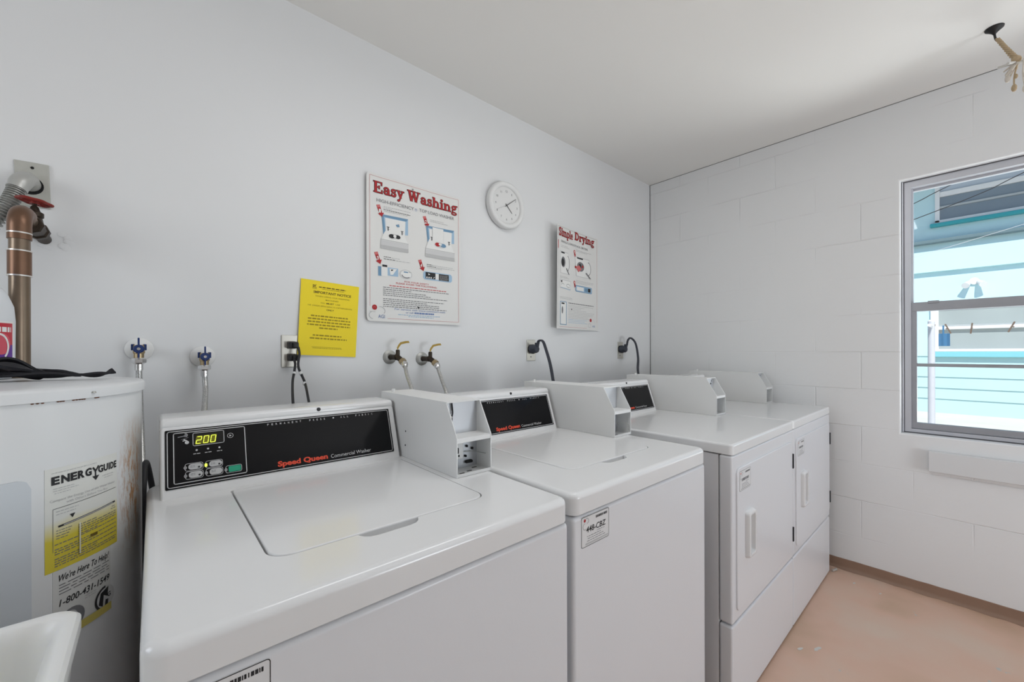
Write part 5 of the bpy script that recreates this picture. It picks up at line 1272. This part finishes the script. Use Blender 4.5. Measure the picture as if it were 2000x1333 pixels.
# lap siding: each board leans out at its foot
sd = MB(); rows = [GZ, .43, .663, .88, 1.06]; rows2 = [1.06]
def boards(zs, y0, y1, lean=.030, base=0.0):
    for a, b in zip(zs[:-1], zs[1:]):
        sd.prism([(HX - base - lean, a), (HX - base - .004, b + .004), (HX + .03, b + .004), (HX + .03, a)], 'y', 0, 1)
def lap(z0, z1, y0, y1, lean=.03):
    P = [(HX - lean, z0), (HX - .004, z1), (HX + .04, z1), (HX + .04, z0)]
    A = [sd.bm.verts.new((x, y0, z)) for x, z in P]; B = [sd.bm.verts.new((x, y1, z)) for x, z in P]; n = 4
    sd.bm.faces.new(A); sd.bm.faces.new(list(reversed(B)))
    for i in range(n): sd.bm.faces.new((A[i], B[i], B[(i + 1) % n], A[(i + 1) % n]))
ly0, ly1 = -4.5, 3.2
lap(1.10, 2.2, .58, ly1); lap(1.10, 2.2, ly0, -3.0)
for a, b in ((2.19, 2.89), (2.89, 3.51)): lap(a, b, ly0, ly1, .10)
for a, b in ((3.51, 3.90),): lap(a, b, ly0, ly1, .03)
lap(3.90, 5.1, .53, ly1, .012); lap(3.90, 5.1, ly0, -2.4, .012); lap(5.08, 5.6, ly0, ly1, .02)
obj('siding', sd, aqua, h, wn=False)
sd = MB()
for a, b in ((GZ, .20), (.20, .43), (.43, .663), (.663, .90), (.90, 1.10)): lap(a, b, ly0, ly1)
obj('lower_siding', sd, mat('shaded_aqua_siding', (0.47, 0.66, 0.69), 0.7, vary=.05, vscale=1.5), h, wn=False)  # tree shade on the lower boards put into their colour
obj('house_wall', MB().box(HX + .04, HX + 5, ly0, ly1, GZ, 5.6), out_white, h)
obj('drip_rail', MB().box(HX - .16, HX, ly0, ly1, 3.49, 3.56, .01, 1), mat('grey_drip_rail', (0.13, .20, .23), .7), h)
obj('roof', MB().prism([(HX - 1.62, 5.35), (HX - 1.62, 5.5), (HX + 2.5, 7.0), (HX + 6.3, 5.5), (HX + 6.3, 5.35)], 'y', ly0 - .4, ly1 + .4), mat('roof_grey', (0.35, .35, .36), .9), h)
wf = MB().box(HX - .06, HX + .03, .46, .53, 3.92, 5.1, .005, 1).box(HX - .05, HX + .03, -2.4, .46, 4.46, 4.56, .005, 1).box(HX - .06, HX + .03, -2.4, .53, 3.90, 3.97, .005, 1).box(HX - .05, HX + .03, -2.4, .5, 5.03, 5.1, .005, 1)
wfo = obj('upper_window', wf, out_white, h)
obj('window_pane', MB().box(HX, HX + .01, -2.4, .47, 3.95, 4.48), house_glass, wfo, wn=False); obj('window_shade', MB().box(HX, HX + .01, -2.4, .47, 4.54, 5.05), mat('pale_blind', (0.55, .62, .72), .6), wfo, wn=False)
obj('window_rail', MB().box(HX - .03, HX, -2.4, .47, 4.22, 4.26), mat('grey_rail', (0.45, .48, .5), .6), wfo)
obj('teal_sill', MB().box(HX - .14, HX + .0, -2.6, .60, 3.83, 3.90, .01, 1), teal, h)
pr = MB().box(HX - .08, HX + .02, .48, .60, 1.10, 2.2, .01, 1).box(HX - .06, HX + .02, -3.0, .5, 1.655, 1.72, .01, 1).box(HX - .10, HX + .02, -3.0, .6, 1.19, 1.25, .01, 1).box(HX - .06, HX + .02, -3.1, -3.0, 1.10, 2.2, .01, 1).box(HX - .05, HX + .02, -3.0, .5, 2.12, 2.2, .01, 1)
pf = obj('porch_frame', pr, out_white, h)
obj('porch_screen', MB().box(HX + .012, HX + .02, -3.0, .5, 1.2, 2.2), screen_grey, pf, wn=False)
obj('porch_sill', MB().box(HX - .12, HX, -3.1, .6, 1.08, 1.19, .01, 1), mat('aqua_deep_trim', (0.22, .55, .62), .7), h)
fl_ = MB().lathe([(.07, 0), (.07, -.03)], (HX - .06, -.02, 2.62), 'x', 16).tube([(HX - .10, .05, 2.60), (HX - .26, .10, 2.52)], [.035, .06], 12).tube([(HX - .10, -.08, 2.60), (HX - .26, -.14, 2.52)], [.035, .06], 12)
obj('flood_light', fl_, out_white, h)

t = thing('clothesline_pole', 'white metal pole standing outside left in the window', 'pole', (6, .283, GZ))
obj('pole', MB().tube([(6, .283, GZ), (6, .283, 1.52)], .027, 16), mat('grey_white_pipe', (0.56, 0.56, 0.60), .5), t)
obj('pole_cap', MB().sphere((6, .283, 1.52), .029, 1, 1, .6, 12), out_white, t)
obj('crossarm', MB().tube([(5.7, .283, 1.47), (6.3, .283, 1.47)], .014, 10), out_white, t)
ln = MB().tube(smooth_path([(6, .283, 1.474), (6.0, -1.2, 1.465), (6.0, -3, 1.474)], 12), .0022, 6)
tag(obj('clothesline', ln, mat('grey_line', (0.6, .6, .62), .6), origin=(6, 0, 1.4)), 'thin clothesline stretched outside the window', 'clothesline')
t = thing('clothesline_pole', 'second clothesline pole beyond the right edge of the window', 'pole', (6, -3.03, GZ)); obj('pole', MB().tube([(6, -3.03, GZ), (6, -3.03, 1.52)], .027, 16), out_white, t)
lb = ['leftmost wooden clothespin, in front of the white pole', 'second clothespin, leaning, holding the blue cloth', 'middle clothespin hanging alone on the line', 'rightmost clothespin, tilted on the line']
for (y, z, a), lbl in zip(((.262, 1.395, 12), (.178, 1.450, -22), (.006, 1.425, 6), (-.250, 1.455, 22)), lb):
    zc = 1.472 - .003
    b = MB()
    for s_ in (-1, 1): b.box(6 + s_ * .004 - .0035, 6 + s_ * .004 + .0035, y - .006, y + .006, zc - .085, zc + .020, .001, 1, Matrix.Rotation(R(a), 3, 'X'), (6, y, zc))
    b.tube([(5.990, y, zc - .03), (6.010, y, zc - .03)], .006, 8)
    tag(obj('clothespin', b, wood, origin=(6, y, zc)), lbl, 'clothespin', 'clothespins on the line')
cl = MB(); rg = []
for k in range(9):
    y = .232 - .010 * k - .0; w_ = .004 * math.sin(k * 1.3); rg.append([(6.002 + w_, y, 1.392), (6.002 + w_, y, 1.265), (5.998 + w_, y, 1.265), (5.998 + w_, y, 1.392)])
cl.loft(rg); cl.box(5.997, 6.003, .192, .205, 1.385, 1.474)
tag(obj('cloth', cl, mat('blue_cloth', (0.05, .16, .30), .9), origin=(6, .19, 1.39)), 'small blue cloth pinned on the clothesline', 'cloth')
for (pts, lbl, m_) in (([(8, 1.4, 2.93), (8, .534, 3.285), (8, .178, 3.44), (8, -1.5, 4.1)], 'upper dark cable crossing the neighbour window', black_rubber),
                   ([(8, 1.5, 2.80), (8, .534, 3.060), (8, -.1, 3.255), (8, -.417, 3.400), (8, -2.2, 4.2)], 'lower dark cable crossing the neighbour window', black_rubber),
                   ([(8, 1.6, 2.30), (8, .535, 2.530), (8, -.416, 2.766), (8, -2.5, 3.3)], 'pale thin wire below the two dark cables', MATS['grey_line'])):
    tag(obj('overhead_cable', MB().tube(smooth_path(pts, 8), .0052 if m_ is black_rubber else .003, 6), m_, origin=(8, 0, 3)), lbl, 'cable', 'cables outside')
